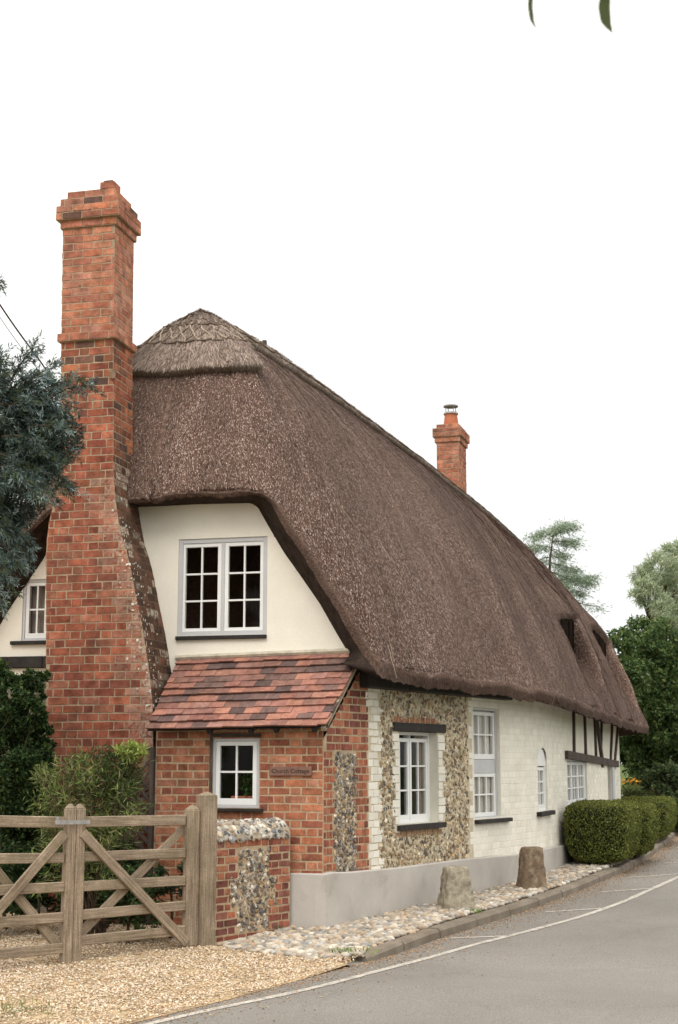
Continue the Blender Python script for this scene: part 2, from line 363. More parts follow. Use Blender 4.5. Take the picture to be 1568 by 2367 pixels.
def gpx(x, y, O, off=0.):
    p = hit_plane(x, y, O - nI * off, nI); return float(np.dot(p - O, gL)), float(p[2])
S_END = wpx(1433, 1760)[0]
house = root('cottage', tuple(C0), 'thatched brick, flint and white painted cottage at the bend of the road', 'cottage')

# ------------------------------------------------------------------ brick laying
def palette(cols, jit=.14):
    cols = np.asarray(cols, float)
    def f(u, z):
        c = cols[rng.integers(len(cols))]; return np.clip(c * (1 + jit * rng.standard_normal()) * (1 + .04 * rng.standard_normal() * np.array([.7, -.2, -1.]) * (jit > .06)), .01, .9)
    return f
RED = palette([(.34, .115, .06), (.38, .135, .07), (.29, .09, .05), (.41, .155, .085), (.25, .075, .05), (.20, .065, .05)])
WHITE = palette([(.79, .76, .66), (.80, .77, .68), (.76, .73, .63)], .03)
def bricks(mb, F, span, z0, z1, ch=.079, bl=.228, pal=RED, proud=.004, mort=.011, bond='flemish', holes=(), m=0, jit=.003, first=0):
    nrow = int(round((z1 - z0) / ch)); ch = (z1 - z0) / nrow
    for r in range(nrow):
        za = z0 + r * ch; zb = za + ch; zm = (za + zb) / 2
        spans = span(zm); spans = [spans] if not isinstance(spans, list) else spans
        for hu0, hu1, hz0, hz1 in holes:
            if hz0 < zm < hz1:
                ns = []
                for a, b in spans:
                    if hu1 <= a or hu0 >= b: ns.append((a, b)); continue
                    if hu0 > a: ns.append((a, hu0))
                    if hu1 < b: ns.append((hu1, b))
                spans = ns
        rr = r + first
        for a, b in spans:
            if b - a < .03: continue
            if bond == 'stretcher': x = math.floor(a / bl) * bl - (bl / 2 if rr % 2 else 0); seq = [bl]
            elif bond == 'english': x = math.floor(a / bl) * bl - (bl / 4 if rr % 2 else 0); seq = [bl] if rr % 2 else [bl / 2]
            else: P = bl * 1.5; x = math.floor(a / P) * P - (bl * .75 if rr % 2 else 0); seq = [bl, bl / 2]
            k = 0
            while x < b:
                L = seq[k % len(seq)]; k += 1
                x0 = max(x, a); x1 = min(x + L, b); x += L
                if x1 - x0 < .035: continue
                e = mort / 2; j = lambda: random.uniform(-jit, jit)
                q = [(x0 + e + j(), za + e + j()), (x1 - e + j(), za + e + j()), (x1 - e + j(), zb - e + j()), (x0 + e + j(), zb - e + j())]
                cu = sum(p[0] for p in q) / 4; cz = sum(p[1] for p in q) / 4; i = .003
                pr = proud * random.uniform(.7, 1.25)
                fr = [(u + math.copysign(i, cu - u), z + math.copysign(i, cz - z)) for u, z in q]
                v = [F(u, z, -.002) for u, z in q] + [F(u, z, pr + random.uniform(-.25, .25) * proud) for u, z in fr]
                mb.add(v, [[4, 5, 6, 7], [0, 1, 5, 4], [1, 2, 6, 5], [2, 3, 7, 6], [3, 0, 4, 7]], pal(cu, cz), m)
def panel(mb, F, u0, u1, z0, top, holes=(), rec=.14, c=(.5, .5, .5), m=0, step=.25, reveal_c=None, reveal_m=None, d=0.):
    """wall sheet with rectangular openings and their reveals; top may be a function of u"""
    ft = top if callable(top) else (lambda u: top)
    us = set(np.round(np.arange(u0, u1, step), 4)) | {u0, u1}
    for h in holes: us |= {h[0], h[1]}
    us = sorted(u for u in us if u0 - 1e-6 <= u <= u1 + 1e-6); zs0 = sorted({z0} | {h[2] for h in holes} | {h[3] for h in holes})
    for a, b in zip(us[:-1], us[1:]):
        if b - a < 1e-5: continue
        um = (a + b) / 2; zz = [z for z in zs0] + [None]
        for za, zb in zip(zz[:-1], zz[1:]):
            zm = za + 1e-3
            if any(h[0] < um < h[1] and h[2] <= zm < h[3] for h in holes): continue
            ta, tb = (ft(a), ft(b)) if zb is None else (min(zb, ft(a)), min(zb, ft(b)))
            if ta <= za and tb <= za: continue
            mb.add([F(a, za, d), F(b, za, d), F(b, max(tb, za), d), F(a, max(ta, za), d)], [[0, 1, 2, 3]], c, m)
    rc = c if reveal_c is None else reveal_c; rm = m if reveal_m is None else reveal_m
    for h in holes:
        a, b, za, zb = h
        for p, q in (((a, za), (a, zb)), ((b, za), (b, zb)), ((a, za), (b, za)), ((a, zb), (b, zb))):
            mb.add([F(p[0], p[1], d), F(q[0], q[1], d), F(q[0], q[1], d - rec), F(p[0], p[1], d - rec)], [[0, 1, 2, 3]], rc, rm)
def flints(mb, F, poly, sp=.055, size=(.022, .036), flat=.55, holes=(), pal=None, corep=.55, m=0, dep=0.):
    pal = pal or [(.13, .11, .09), (.24, .205, .165), (.37, .32, .25), (.55, .49, .40), (.62, .57, .48), (.34, .23, .12), (.19, .135, .095), (.46, .37, .25)]
    poly = np.asarray(poly); P = hexpts(poly[:, 0].min(), poly[:, 0].max(), poly[:, 1].min(), poly[:, 1].max(), sp, .3)
    P = P[inpoly(P, poly)]
    for h in holes: P = P[~((P[:, 0] > h[0]) & (P[:, 0] < h[1]) & (P[:, 1] > h[2]) & (P[:, 1] < h[3]))]
    n = len(P)
    if not n: return
    cen = np.array([F(u, z, dep) for u, z in P]); A = np.array([F(u + .01, z, 0) - F(u, z, 0) for u, z in P]) / .01
    Nn = np.array([F(u, z, .01) - F(u, z, 0) for u, z in P]) / .01
    r = rng.uniform(*size, (n, 3)) * rng.choice([.7, .9, 1., 1.2], (n, 1)); r[:, 1] *= rng.uniform(.6, 1.05, n); r[:, 2] *= flat
    dark = pick([(.055, .05, .05), (.11, .10, .095), (.19, .165, .145)], n)
    blobs(mb, cen, r, A, Z3, Nn, pick(pal, n), ICO1, .27, (dark, rng.random(n) < corep), m)

# ------------------------------------------------------------------ windows (frame mesh > sash, pane, sill)
def window(F, box, d, frame='frame_grey', fw=.045, sashes=(), sill=None, parent=house, name='window', arch=False, sgn=1):
    u0, u1, z0, z1 = box
    mb = MB()
    fbox(mb, F, u0, u0 + fw, z0, z1, d - .09, d); fbox(mb, F, u1 - fw, u1, z0, z1, d - .09, d)
    fbox(mb, F, u0 + fw, u1 - fw, z1 - fw, z1, d - .09, d - .002); fbox(mb, F, u0 + fw, u1 - fw, z0, z0 + fw, d - .09, d - .002)
    ss = sorted(sashes)
    for p, q in zip(ss[:-1], ss[1:]):
        if q[0] > p[1] + .004: fbox(mb, F, p[1], q[0], z0 + fw, z1 - fw, d - .09, d - .004)
    wo = mb.build(name, M[frame], parent, bevel=.003)
    for a, b, za, zb, nc, nr in sashes:
        mb = MB(); t = .042; g = .02; e = d - .012
        fbox(mb, F, a, a + t, za, zb, e - .045, e); fbox(mb, F, b - t, b, za, zb, e - .045, e)
        fbox(mb, F, a + t, b - t, zb - t, zb, e - .045, e - .001); fbox(mb, F, a + t, b - t, za, za + t * 1.5, e - .045, e - .001)
        for i in range(1, nc):
            c = a + t + (b - a - 2 * t) * i / nc; fbox(mb, F, c - g / 2, c + g / 2, za + t, zb - t, e - .038, e - .006)
        for i in range(1, nr):
            c = za + 1.5 * t + (zb - za - 2.5 * t) * i / nr; fbox(mb, F, a + t, b - t, c - g / 2, c + g / 2, e - .036, e - .008)
        mb.build('sash', M['frame_white'], wo, bevel=.002)
        mb = MB(); mb.add([F(a + t / 2, za + t / 2, e - .024), F(b - t / 2, za + t / 2, e - .024), F(b - t / 2, zb - t / 2, e - .024), F(a + t / 2, zb - t / 2, e - .024)], [[0, 1, 2, 3]])
        mb.build('pane', M['glass'], wo)
    if sill:
        a, b, za, zb, d0, d1 = sill
        mb = MB(); fbox(mb, F, a, b, za, zb, d0, d1); mb.build('sill', M['black_wood'], wo, bevel=.004)
    return wo
def curtain(F, u0, u1, z0, z1, d, c, label, wav=.02, n=60, group=None):
    mb = MB(); us = np.linspace(u0, u1, n); ph = random.random() * 6
    dd = d + wav * np.sin(np.arange(n) * 1.1 + ph) + wav * .6 * np.sin(np.arange(n) * .43 + ph)
    v = [F(u, z0, q) for u, q in zip(us, dd)] + [F(u, z1, q) for u, q in zip(us, dd)]
    f = [[i, i + 1, n + i + 1, n + i] for i in range(n - 1)]
    mb.add(v, f, c); o = mb.build('curtain', M['curtain'], None, smooth=True, loc=F((u0 + u1) / 2, z0, d))
    return tag(o, label, 'curtain', group)
def rect(pf, x0, y0, x1, y1, *a):
    p = pf(x0, y0, *a); q = pf(x1, y1, *a)
    return (min(p[0], q[0]), max(p[0], q[0]), min(p[1], q[1]), max(p[1], q[1]))
# ================================================================== COTTAGE WALLS
MORT = (.47, .355, .235); CREAM = (.62, .54, .40); MORT_F = (.36, .30, .22)
fpx = lambda x, y: gpx(x, y, O_f); ggp = lambda x, y: gpx(x, y, O_g); cpx = lambda x, y: gpx(x, y, O_c)
U_C = ggp(380, 1300)[0]                                      # middle of the gable
# inner edge of the thatch round the gable (right half, from the middle down), in the thatch front plane
O_t = O_g - nI * .30; Ft = Fplane(O_t)
vr = [(352, 1163), (452, 1152), (530, 1148), (598, 1144), (620, 1150), (642, 1192), (660, 1224), (678, 1254), (718, 1314), (762, 1387), (806, 1458), (833, 1504)]   # lip of the thatch
wv_ = [(374, 1170), (452, 1166), (530, 1164), (580, 1163), (596, 1172), (616, 1208), (636, 1242), (656, 1276), (700, 1338), (740, 1396), (775, 1458), (806, 1510)]   # where it meets the wall
VR = np.array([gpx(x, y, O_t) for x, y in vr])
U_C = VR[0, 0]; WV = np.array([gpx(x, y, O_g) for x, y in wv_]); U_C = WV[0, 0]; VR[0, 0] = U_C
# ---- lean-to
eave_f = gpx(340, 1690, O_f, .18), gpx(755, 1682, O_f, .18)   # (u,z) left / right ends of tile eave
top_g = gpx(413, 1527, O_g, .02), gpx(838, 1510, O_g, .02)
uL_le = fpx(357, 1900)[0]
z_wall = eave_f[0][1] + .02
lw = rect(fpx, 493, 1707, 598, 1868)
mb = MB()
panel(mb, Ff, 0, uL_le, -.1, z_wall + .10, [lw], .10, MORT)
LM = M['mortar']
mb.add([Ff(uL_le, -.1), Ff(uL_le, z_wall + .1), Fg(uL_le, top_g[0][1]), Fg(uL_le, -.1)], [[0, 1, 2, 3]], MORT)
bricks(mb, Ff, lambda z: (0, uL_le), 0, z_wall + .06, .0792, .228, palette([(.40, .14, .066), (.43, .16, .08), (.35, .115, .058), (.46, .185, .10), (.32, .10, .06), (.38, .15, .085)]), .004, .014, 'flemish', [(lw[0] - .005, lw[1] + .005, lw[2] - .005, lw[3] + .005)], 1)
mb.build('lean_to_wall', [LM, M['brick']], house)
wz0, wz1 = lw[2], lw[3]; a, b = lw[0], lw[1]
window(Ff, lw, -.01, 'frame_grey', .028, [(a + .03, b - .028, wz0 + .03, wz1 - .03, 2, 2)], (a - .05, b + .02, wz0 - .035, wz0 - .004, -.08, .05))
mb = MB(); fbox(mb, Ff, b + .002, b + .03, wz0 - .03, wz1 + .05, -.02, .016); fbox(mb, Ff, a - .02, b + .03, wz1 + .012, wz1 + .05, -.05, .012); mb.build('window_post', M['timber'], house)
# ---- tile roof: courses of single tiles
mb = MB(); NR = 11
eL, eR = Ff(*eave_f[0], .18), Ff(*eave_f[1], .18); tL, tR = Fg(*top_g[0], .02), Fg(*top_g[1], .02)
up = (tL - eL); up /= np.linalg.norm(up)
along = (eR - eL) / np.linalg.norm(eR - eL); nT = np.cross(along, (tR - eR) / np.linalg.norm(tR - eR)); nT *= np.sign(nT[2])
TP = [(.31, .145, .11), (.35, .175, .13), (.27, .125, .10), (.36, .17, .12), (.27, .135, .11), (.15, .092, .08), (.115, .075, .068), (.31, .165, .135), (.22, .115, .09), (.33, .15, .11), (.17, .10, .085)]
for r in range(NR):
    t0 = r / NR; t1 = min(1, (r + 1.55) / NR)
    a0 = eL + (tL - eL) * t0; b0 = eR + (tR - eR) * t0; a1 = eL + (tL - eL) * t1; b1 = eR + (tR - eR) * t1
    L = np.linalg.norm(b0 - a0); x = -.165 * (.5 if r % 2 else 0) - random.random() * .03
    while x < L:
        wd = .165 + random.uniform(-.006, .006); x0 = max(0, x + .0015) / L; x1 = min(L, x + wd - .0015) / L; x += wd
        if x1 - x0 < .02: continue
        c = TP[rng.integers(len(TP))]; c = np.array(c) * random.uniform(.82, 1.15); k = random.uniform(-.004, .006); k2 = k + random.uniform(-.004, .004); dz = random.uniform(-.006, .006)
        if r == NR - 1: c = np.array(TP[rng.integers(5)]) * random.uniform(.9, 1.1)
        wave = .010 * math.sin(r * 1.3 + x * 1.1)
        lo = lambda t, q: a0 + (b0 - a0) * t + nT * (.036 + q + wave) + up * dz
        hi = lambda t: a1 + (b1 - a1) * t + nT * .010
        P = [lo(x0, k), lo(x1, k2), hi(x1), hi(x0)]
        v = P + [p - nT * .016 for p in P]
        mb.add(v, [[0, 1, 2, 3], [4, 7, 6, 5], [0, 4, 5, 1], [1, 5, 6, 2], [2, 6, 7, 3], [3, 7, 4, 0]], c)
troof = mb.build('tile_roof', M['tile'], house)
mb = MB(); beam(mb, eR + (tR - eR) * .0 - nT * .02 - along * .035, tR - nT * .02 - along * .02, .05, .045, along, (.36, .30, .22)); mb.build('verge_mortar', M['mortar'], troof)
mb = MB(); mb.add([eL, eR, tR, tL], [[0, 1, 2, 3]]); beam(mb, eL - nT * .03 + up * .06, eR - nT * .03 + up * .06, .03, .09, Z3)
for t in (.35, .58, .72, .93): beam(mb, eL + (eR - eL) * t - nT * .03 + up * .0, tL + (tR - tL) * t - nT * .03, .05, .05, along)
mb.build('rafters', M['black_wood'], troof)
mb = MB(); tube(mb, [tL + Z3 * .03 + gL * .03 + nI*.0, (tL + tR) / 2 + Z3 * .035, tR + Z3 * .03 - gL * .0], .03, 6, (.55, .50, .40)); mb.build('mortar_fillet', M['mortar'], troof)
# ---- plaster gable with window openings
vru = WV[:, 0]; vrz = WV[:, 1]
def gtop(u):
    q = u if u <= U_C else 2 * U_C - u
    return float(np.interp(q, vru[::-1], vrz[::-1])) + .03 + .012 * math.sin(u * 23) * math.sin(u * 9.)
gw = rect(ggp, 414, 1247, 617, 1466); gw2p = ggp(55, 1340); gw2q = ggp(107, 1480)
gw2 = (gw2p[0] - .62, gw2p[0], gw2q[1], gw2p[1])
uR = WV[-1, 0] - .06
ZG = ggp(50, 1560)[1]
mb = MB(); panel(mb, Fg, uR, 2 * U_C - uR, ZG, gtop, [gw, gw2], .10, (.7, .66, .55), 0, .06)
beamz = ggp(50, 1540)[1]
gable = mb.build('gable_wall', M['plaster'], house)
mb = MB(); panel(mb, Fg, U_C, 2 * U_C - uR + .3, -.1, ZG - .001, [], .1, (.20, .18, .14)); mb.build('garden_wall', M['mortar'], house)
mb = MB(); fbox(mb, Fg, U_C + .5, 2 * U_C - uR, ggp(50, 1545)[1], ggp(50, 1518)[1], -.02, .05, nseg=4); mb.build('beam', M['black_wood'], house, bevel=.01)
fr = .045; a, b, c, d = gw; m = (a + b) / 2
window(Fg, gw, -.012, 'frame_grey', .05, [(a + .045, m - .02, c + .02, d - .05, 2, 3), (m + .02, b - .035, c + .02, d - .05, 2, 3)], (a - .0, b + .01, c - .045, c - .004, -.08, .035))
a, b, c, d = gw2; m = (a + b) / 2
window(Fg, gw2, -.012, 'frame_grey', .03, [(a + .03, m - .01, c + .02, d - .03, 2, 2), (m + .01, b - .03, c + .02, d - .03, 2, 2)], (a - .1, b + .12, c - .045, c - .004, -.08, .04))
curtain(Fg, gw2[0] + .03, gw2[1] - .03, gw2[2] + .03, gw2[3] - .03, -.12, (.26, .20, .16), 'brown curtain behind the small upper window left of the big chimney', .003)

# ================================================================== STREET WALL
sL, zL = wpx(747, 1900)
s_rq = wpx(772, 1850)[0]; s_f1 = wpx(832, 1850)[0]; s_wq0 = wpx(852, 1800)[0]; s_wq1 = wpx(880, 1800)[0]; s_p1 = wpx(1080, 1800)[0]
w1 = rect(wpx, 921, 1690, 1013, 1900); w2 = rect(wpx, 1094, 1634, 1159, 1890); w3 = rect(wpx, 1242, 1728, 1267, 1873); w4 = rect(wpx, 1310, 1752, 1359, 1860)
dr = rect(wpx, 1404, 1768, 1416, 1900); dr = (dr[0], dr[1], .05, dr[3])
Z_EV = 2.62
vg0 = wpx(757, 1690); vg1 = wpx(838, 1540)                    # underside of the tile verge on this wall
def stop(s): return float(np.interp(s, [0, vg0[0], vg1[0], vg1[0] + .15, 20], [z_wall - .1, vg0[1], vg1[1], Z_EV, Z_EV])) if s < 3 else Z_EV - .12 * sstep(s, 8, 13)
holes = [w1, w2, w3, w4, dr]
s_hw = w2[0] - .05
mb = MB(); panel(mb, Fw, 0, s_wq0 - .02, -.1, stop, [], .1, MORT, 0, .06)
bricks(mb, Fw, lambda z: [(0.0, s_rq + (.045 if int(z / .158) % 2 else -.02)), (s_f1 - .07 - (.07 if int(z / .158) % 2 else 0), s_wq0 - .01 + .02 * (int(z / .158) % 2))], .3, 1.72, .079, .115, palette([(.36, .12, .06), (.41, .145, .075), (.31, .095, .05), (.24, .075, .05)]), .004, .015, 'stretcher', [], 1)
bricks(mb, Fw, lambda z: (max(0.0, float(np.interp(z, [vg0[1], vg1[1]], [vg0[0], vg1[0]])) - .02), s_wq0), 1.72, 2.51, .079, .228, RED, .004, .015, 'flemish', [], 1)
flints(mb, Fw, [(s_rq + .0, .3), (s_f1 - .08, .3), (s_f1 - .08, 1.72), (s_rq, 1.72)], .043, (.016, .029), m=2)
mb.build('brick_and_flint_wall', [LM, M['brick'], M['flint']], house)
mb = MB(); panel(mb, Fw, s_wq0 - .02, s_hw, -.1, stop, [w1], .16, CREAM, 0, .2, (.72, .69, .60), 1)
WQ = palette([(.81, .775, .69), (.77, .73, .64)], .04)
bricks(mb, Fw, lambda z: (s_wq0 + (.05 if int(z / .158) % 2 else 0.0) - (.06 if z > 2.2 else 0), s_wq1 + (.06 if int(z / .158) % 2 else -.04)), .3, 2.5, .079, .2, WQ, .006, .010, 'stretcher', [], 1, .006)
PF = [(.36, .27, .165), (.46, .37, .24), (.56, .47, .33), (.22, .155, .095), (.38, .28, .165), (.62, .54, .40), (.30, .22, .135)]
hq = (w1[0] - .11, w1[1] + .16, w1[2] - .12, w1[3] + .14)
flints(mb, Fw, [(s_wq1 - .01, .3), (s_p1 + .02, .3), (s_p1 + .02, 2.5), (s_wq1 - .01, 2.5)], .050, (.016, .034), .5, [hq], PF, .20, 2)
for k in range(12):                                         # toothed painted quoins beside the window
    zz = w1[2] - .08 + k * (w1[3] - w1[2] + .06) / 12; e = .07 if (k // 2) % 2 else .0
    h = (w1[3] - w1[2] + .06) / 12 - .008
    fbox(mb, Fw, w1[0] - .085 - e, w1[0] - .004, zz, zz + h, -.02, .012 + random.uniform(-.003, .003), WQ(0, 0), 1)
    fbox(mb, Fw, w1[1] + .004, w1[1] + .10 + e, zz, zz + h, -.02, .012 + random.uniform(-.003, .003), WQ(0, 0), 1)
for k in range(9):
    xx = w1[0] - .1 + k * (w1[1] - w1[0] + .2) / 9
    fbox(mb, Fw, xx, xx + .1, w1[3] + .10, w1[3] + .16, -.02, .006, (.36, .15, .08), 3); fbox(mb, Fw, xx, xx + .1, w1[2] - .13, w1[2] - .07, -.02, .008, (.40, .24, .14), 3)
mb.build('painted_flint_wall', [M['mortar'], M['white_paint'], M['flint'], M['brick']], house)
mb = MB(); l0 = wpx(913, 1677, .03); l1 = wpx(1033, 1701, .03); fbox(mb, Fw, l0[0], l1[0], w1[3] + .0, w1[3] + .095, -.1, .025, nseg=2); mb.build('lintel', M['black_wood'], house, bevel=.006)
a, b, c, d = w1; m = (a + b) / 2
window(Fw, w1, -.10, 'frame_white', .035, [(a + .03, m - .006, c + .03, d - .07, 2, 3), (m + .006, b - .03, c + .03, d - .07, 2, 3)], (a - .07, b + .10, c - .06, c - .003, -.1, .06))
curtain(Fw, a + .02, a + .22, c + .02, d - .02, -.19, (.50, .43, .34), 'cream curtain at the left side of the white casement window in the flint wall', .03)
curtain(Fw, b - .24, b - .02, c + .02, d - .02, -.19, (.50, .43, .34), 'cream curtain at the right side of the white casement window in the flint wall', .03)
# ---- white painted brick
WB = palette([(.82, .782, .69), (.83, .79, .70), (.795, .75, .655)], .025)
s_tim = wpx(1309, 1700)[0]; z_rail = wpx(1330, 1745)[1]
mb = MB(); panel(mb, Fw, s_hw, S_END, -.1, stop, [w2, w3, w4, dr], .17, (.77, .725, .625), 0, .12, (.78, .75, .66), 0)
bricks(mb, Fw, lambda z: (s_hw if int(z / .158) % 2 else s_hw - .09, s_tim if z > z_rail else S_END), .33, 2.5, .077, .228, WB, .0026, .007, 'flemish', [(h[0] - .005, h[1] + .005, h[2] - .005, h[3] + .005) for h in (w2, w3, w4, dr)], 0, .003)
mb.build('painted_brick_wall', M['white_paint'], house)
# tall paired sash
a, b, c, d = w2; zp0 = wpx(1125, 1788)[1]; zp1 = wpx(1125, 1755)[1]
w2o = window(Fw, w2, -.045, 'frame_grey', .03, [(a + .03, b - .03, c + .01, zp0, 3, 2), (a + .03, b - .03, zp1, d - .05, 3, 2)], (a - .02, b + .22, c - .05, c - .004, -.1, .06))
mb = MB(); fbox(mb, Fw, a + .03, b - .03, zp0 + .004, zp1 - .004, -.13, -.06); mb.build('panel', M['frame_grey'], w2o)
curtain(Fw, a, b, c, zp0, -.110, (.80, .75, .68), 'grey net curtain in the lower half of the tall painted window', .003)
curtain(Fw, a, b, zp1, d, -.110, (.80, .75, .68), 'grey net curtain in the upper half of the tall painted window', .003)
# narrow arched window
a, b, c, d = w3
wn = window(Fw, w3, -.025, 'frame_white', .03, [(a + .03, b - .03, c + .02, d - .26, 2, 3)], (a - .1, b + .2, c - .06, c - .003, -.1, .07))
mb = MB(); mb.add([Fw(a, d - .24, -.022)] + [Fw((a + b) / 2 - (b - a) / 2 * math.cos(t), d - .2 + .2 * math.sin(t), -.022) for t in np.linspace(0, math.pi, 14)] + [Fw(b, d - .24, -.022)], [list(range(16))]); mb.build('arch_panel', M['frame_white'], wn)
curtain(Fw, a, b, c, d - .2, -.092, (.80, .75, .68), 'pale blind in the narrow arched window', .003)
mb = MB(); um = (a + b) / 2; rw = (b - a) / 2
for sg in (-1, 1):
    arc = [Fw(um + sg * rw * math.cos(t), d - .2 + .2 * math.sin(t), .003) for t in np.linspace(0, math.pi / 2, 9)]; mb.add([Fw(um + sg * rw * 1.02, d + .01, .003)] + arc + [Fw(um, d + .01, .003)], [list(range(11))], (.80, .755, .66))
mb.build('arch_brickwork', M['white_paint'], house)
# wide casement at the timber framed end
a, b, c, d = w4; q = (b - a) / 3
window(Fw, w4, -.03, 'frame_white', .05, [(a + .05 + i * q * .97, a + .05 + (i + 1) * q * .97 - .03, c + .04, d - .06, 2, 3) for i in range(3)], (a, b, c - .05, c, -.08, .04))
curtain(Fw, a, b, c, d, -.100, (.80, .75, .68), 'pale curtain in the wide casement window above the clipped hedge', .008)
# timber frame
TB = [((460, 1260), (463, 1520)), ((525, 1285), (533, 1548)), ((585, 1310), (594, 1556)), ((627, 1330), (621, 1560)), ((690, 1345), (680, 1575)), ((725, 1360), (704, 1582))]
rp = lambda x, y: wpx(1148.4 + x * .3881, 1148.4 + y * .3881, .02)
for p, q in TB:
    mb = MB(); beam(mb, Fw(*rp(*p), .01), Fw(*rp(*q), .01)  , .09, .05, Fw(8.5, 0) - Fw(8, 0)); mb.build('timber_post', M['timber'], house)
mb = MB(); beam(mb, Fw(*rp(593, 1310), .02), Fw(*rp(632, 1600), .02)  , .12, .05, Fw(8.5, 0) - Fw(8, 0)); mb.build('timber_brace', M['timber'], house)
mb = MB(); R_ = [rp(413, 1535), rp(530, 1556), rp(632, 1575), rp(718, 1592)]
for p, q in zip(R_[:-1], R_[1:]): beam(mb, Fw(*p, .025), Fw(*q, .025), .115, .06, Z3)
mb.build('timber_rail', M['timber'], house)
mb = MB(); fbox(mb, Fw, dr[0], dr[1], dr[2], dr[3], -.16, -.12); mb.build('door', M['black_wood'], house)
mb = MB(); fbox(mb, Fw, dr[1] + .02, dr[1] + .30, .1, dr[3] + .05, 0, .03); mb.build('door_post', M['frame_grey'], house)
# wall plate under the eave
mb = MB(); e0 = wpx(850, 1562, .1); e1 = wpx(1183, 1615, .1)
fbox(mb, Fw, e0[0], e1[0], e1[1] - .02, e1[1] + .16, -.02, .12, nseg=8); mb.build('wall_plate', M['black_wood'], house, bevel=.01)
# far end and back walls close the house
SPAN = 4.7
def back(s, z): return Fw(s, z, -SPAN)
mb = MB()
ss = np.linspace(1.2, S_END, 30)
for a, b in zip(ss[:-1], ss[1:]): mb.add([back(a, -.1), back(b, -.1), back(b, 2.5), back(a, 2.5)], [[0, 1, 2, 3]])
mb.add([Fw(S_END, -.1), back(S_END, -.1), back(S_END, 2.5), Fw(S_END, 2.5)], [[0, 1, 2, 3]])
e = Fg(2 * U_C - uR, 0); mb.add([e, back(1.2, -.1), back(1.2, 2.5), e + Z3 * 2.5], [[0, 1, 2, 3]])
mb.build('rear_wall', M['plaster'], house)
# ---- grey rendered plinth
pp = [(747, 2017), (804, 2016), (918, 2006), (1079, 1985), (1208, 1974), (1252, 1962), (1320, 1951)]
PP = [wpx(x, y, .06) for x, y in pp]; PS = [0.0] + [p[0] for p in PP[1:]] + [S_END]; PZ = [p[1] for p in PP] + [PP[-1][1]]
us = np.concatenate([[0], np.arange(.1, S_END, .15), [S_END]])
mb = MB(); pt = []
ul = fpx(674, 2060)[0]; zf = fpx(700, 2018)[1]
prof = lambda z: [(-.2, .075), (z - .012, .06), (z, .045), (z, -.03)]
rows = [[Ff(ul, zz, dd) for zz, dd in prof(zf)]]
cor = C0 + (-nI * .06) * .55
crn = lambda zz, dd: C0 + Z3 * zz + (Fw(0, 0, dd) - Fw(0, 0, 0)) * .62 - nI * dd * .62
rows.append([Ff(.06, zz, dd) for zz, dd in prof(zf)])
rows.append([crn(zz, dd) for zz, dd in prof(zf)])
for s in us[1:]:
    z = float(np.interp(s, PS, PZ)); rows.append([Fw(s, zz, dd) for zz, dd in prof(z)])
V = np.array(rows).reshape(-1, 3); n = len(rows)
mb.add(V, [[i * 4 + j, (i + 1) * 4 + j, (i + 1) * 4 + j + 1, i * 4 + j + 1] for i in range(n - 1) for j in range(3)])
mb.add(rows[0] + [Ff(ul, -.2, -.03)], [[0, 1, 2, 3, 4]])
mb.build('plinth', M['plinth'], house)
# ---- name plaque
nx0, nz0 = fpx(625, 1793); nx1, nz1 = fpx(722, 1772)
mb = MB(); fbox(mb, Ff, nx1, nx0, nz0, nz1, .005, .03); plq = mb.build('name_plaque', M['plaque'], house, bevel=.003)
tc_ = bpy.data.curves.new('lettering', 'FONT'); tc_.body = '·Church Cottage·'; tc_.size = .098; tc_.extrude = .001; tc_.align_x = 'CENTER'; tc_.align_y = 'CENTER'
to = bpy.data.objects.new('lettering', tc_); col.objects.link(to)
bpy.context.view_layer.update()
k = (nx0 - nx1) * .95 / max(to.dimensions.x, .01)
X_, Y_, Zn = Vector(-gL), Vector(Z3), Vector(-nI)
R3 = Matrix((X_, Y_, Zn)).transposed().to_4x4()
to.matrix_world = Matrix.Translation(Vector(Ff((nx0 + nx1) / 2, (nz0 + nz1) / 2 , .0315))) @ R3 @ Matrix.Diagonal((k, k, 1, 1))
bpy.context.view_layer.update()
lme = bpy.data.meshes.new_from_object(to); lme.name = 'lettering'; lme.transform(to.matrix_world); lme.materials.clear(); lme.materials.append(M['letter'])
bpy.data.objects.remove(to); lo = bpy.data.objects.new('lettering', lme); col.objects.link(lo); lo.parent = plq

# ================================================================== CHIMNEYS
CM = (.42, .315, .22)
lv = [(427, 146, 266), (520, 146, 266), (770, 142.5, 262), (1000, 142, 262), (1083, 141, 262), (1130, 134, 265), (1171, 122, 269), (1205, 114, 274), (1241, 109.5, 281), (1275, 107.5, 292), (1320, 107, 303), (1390, 107, 316), (1456, 107, 330), (1566, 107, 347), (1637, 107, 353), (1900, 107, 357), (2180, 107, 359)]
CL = np.array([(cpx((l + r) / 2, y)[1], cpx(l, y)[0], cpx(r, y)[0]) for y, l, r in lv])[::-1]
CL[0, 0] = -.1
cz = CL[:, 0]; uLc = lambda z: float(np.interp(z, cz, CL[:, 1])); uRc = lambda z: float(np.interp(z, cz, CL[:, 2]))
zsh = cpx(200, 1010)[1]; zlo = cpx(200, 1180)[1]
depc = lambda z: float(np.interp(z, [zlo, zsh], [DEP - .03, .56]))
ztop = cpx(200, 437)[1]
zb0, zb1 = cpx(200, 787)[1], cpx(200, 769)[1]; zc = [cpx(206, y)[1] for y in (525, 507, 491, 475, 457, 437)]
def chpal(lo, hi): pass
UP = palette([(.47, .175, .095), (.43, .15, .085), (.50, .20, .115), (.40, .14, .085), (.45, .19, .125)], .09)
SOOT = palette([(.16, .075, .05), (.24, .09, .05), (.33, .11, .055), (.12, .065, .05), (.38, .13, .06)], .15)
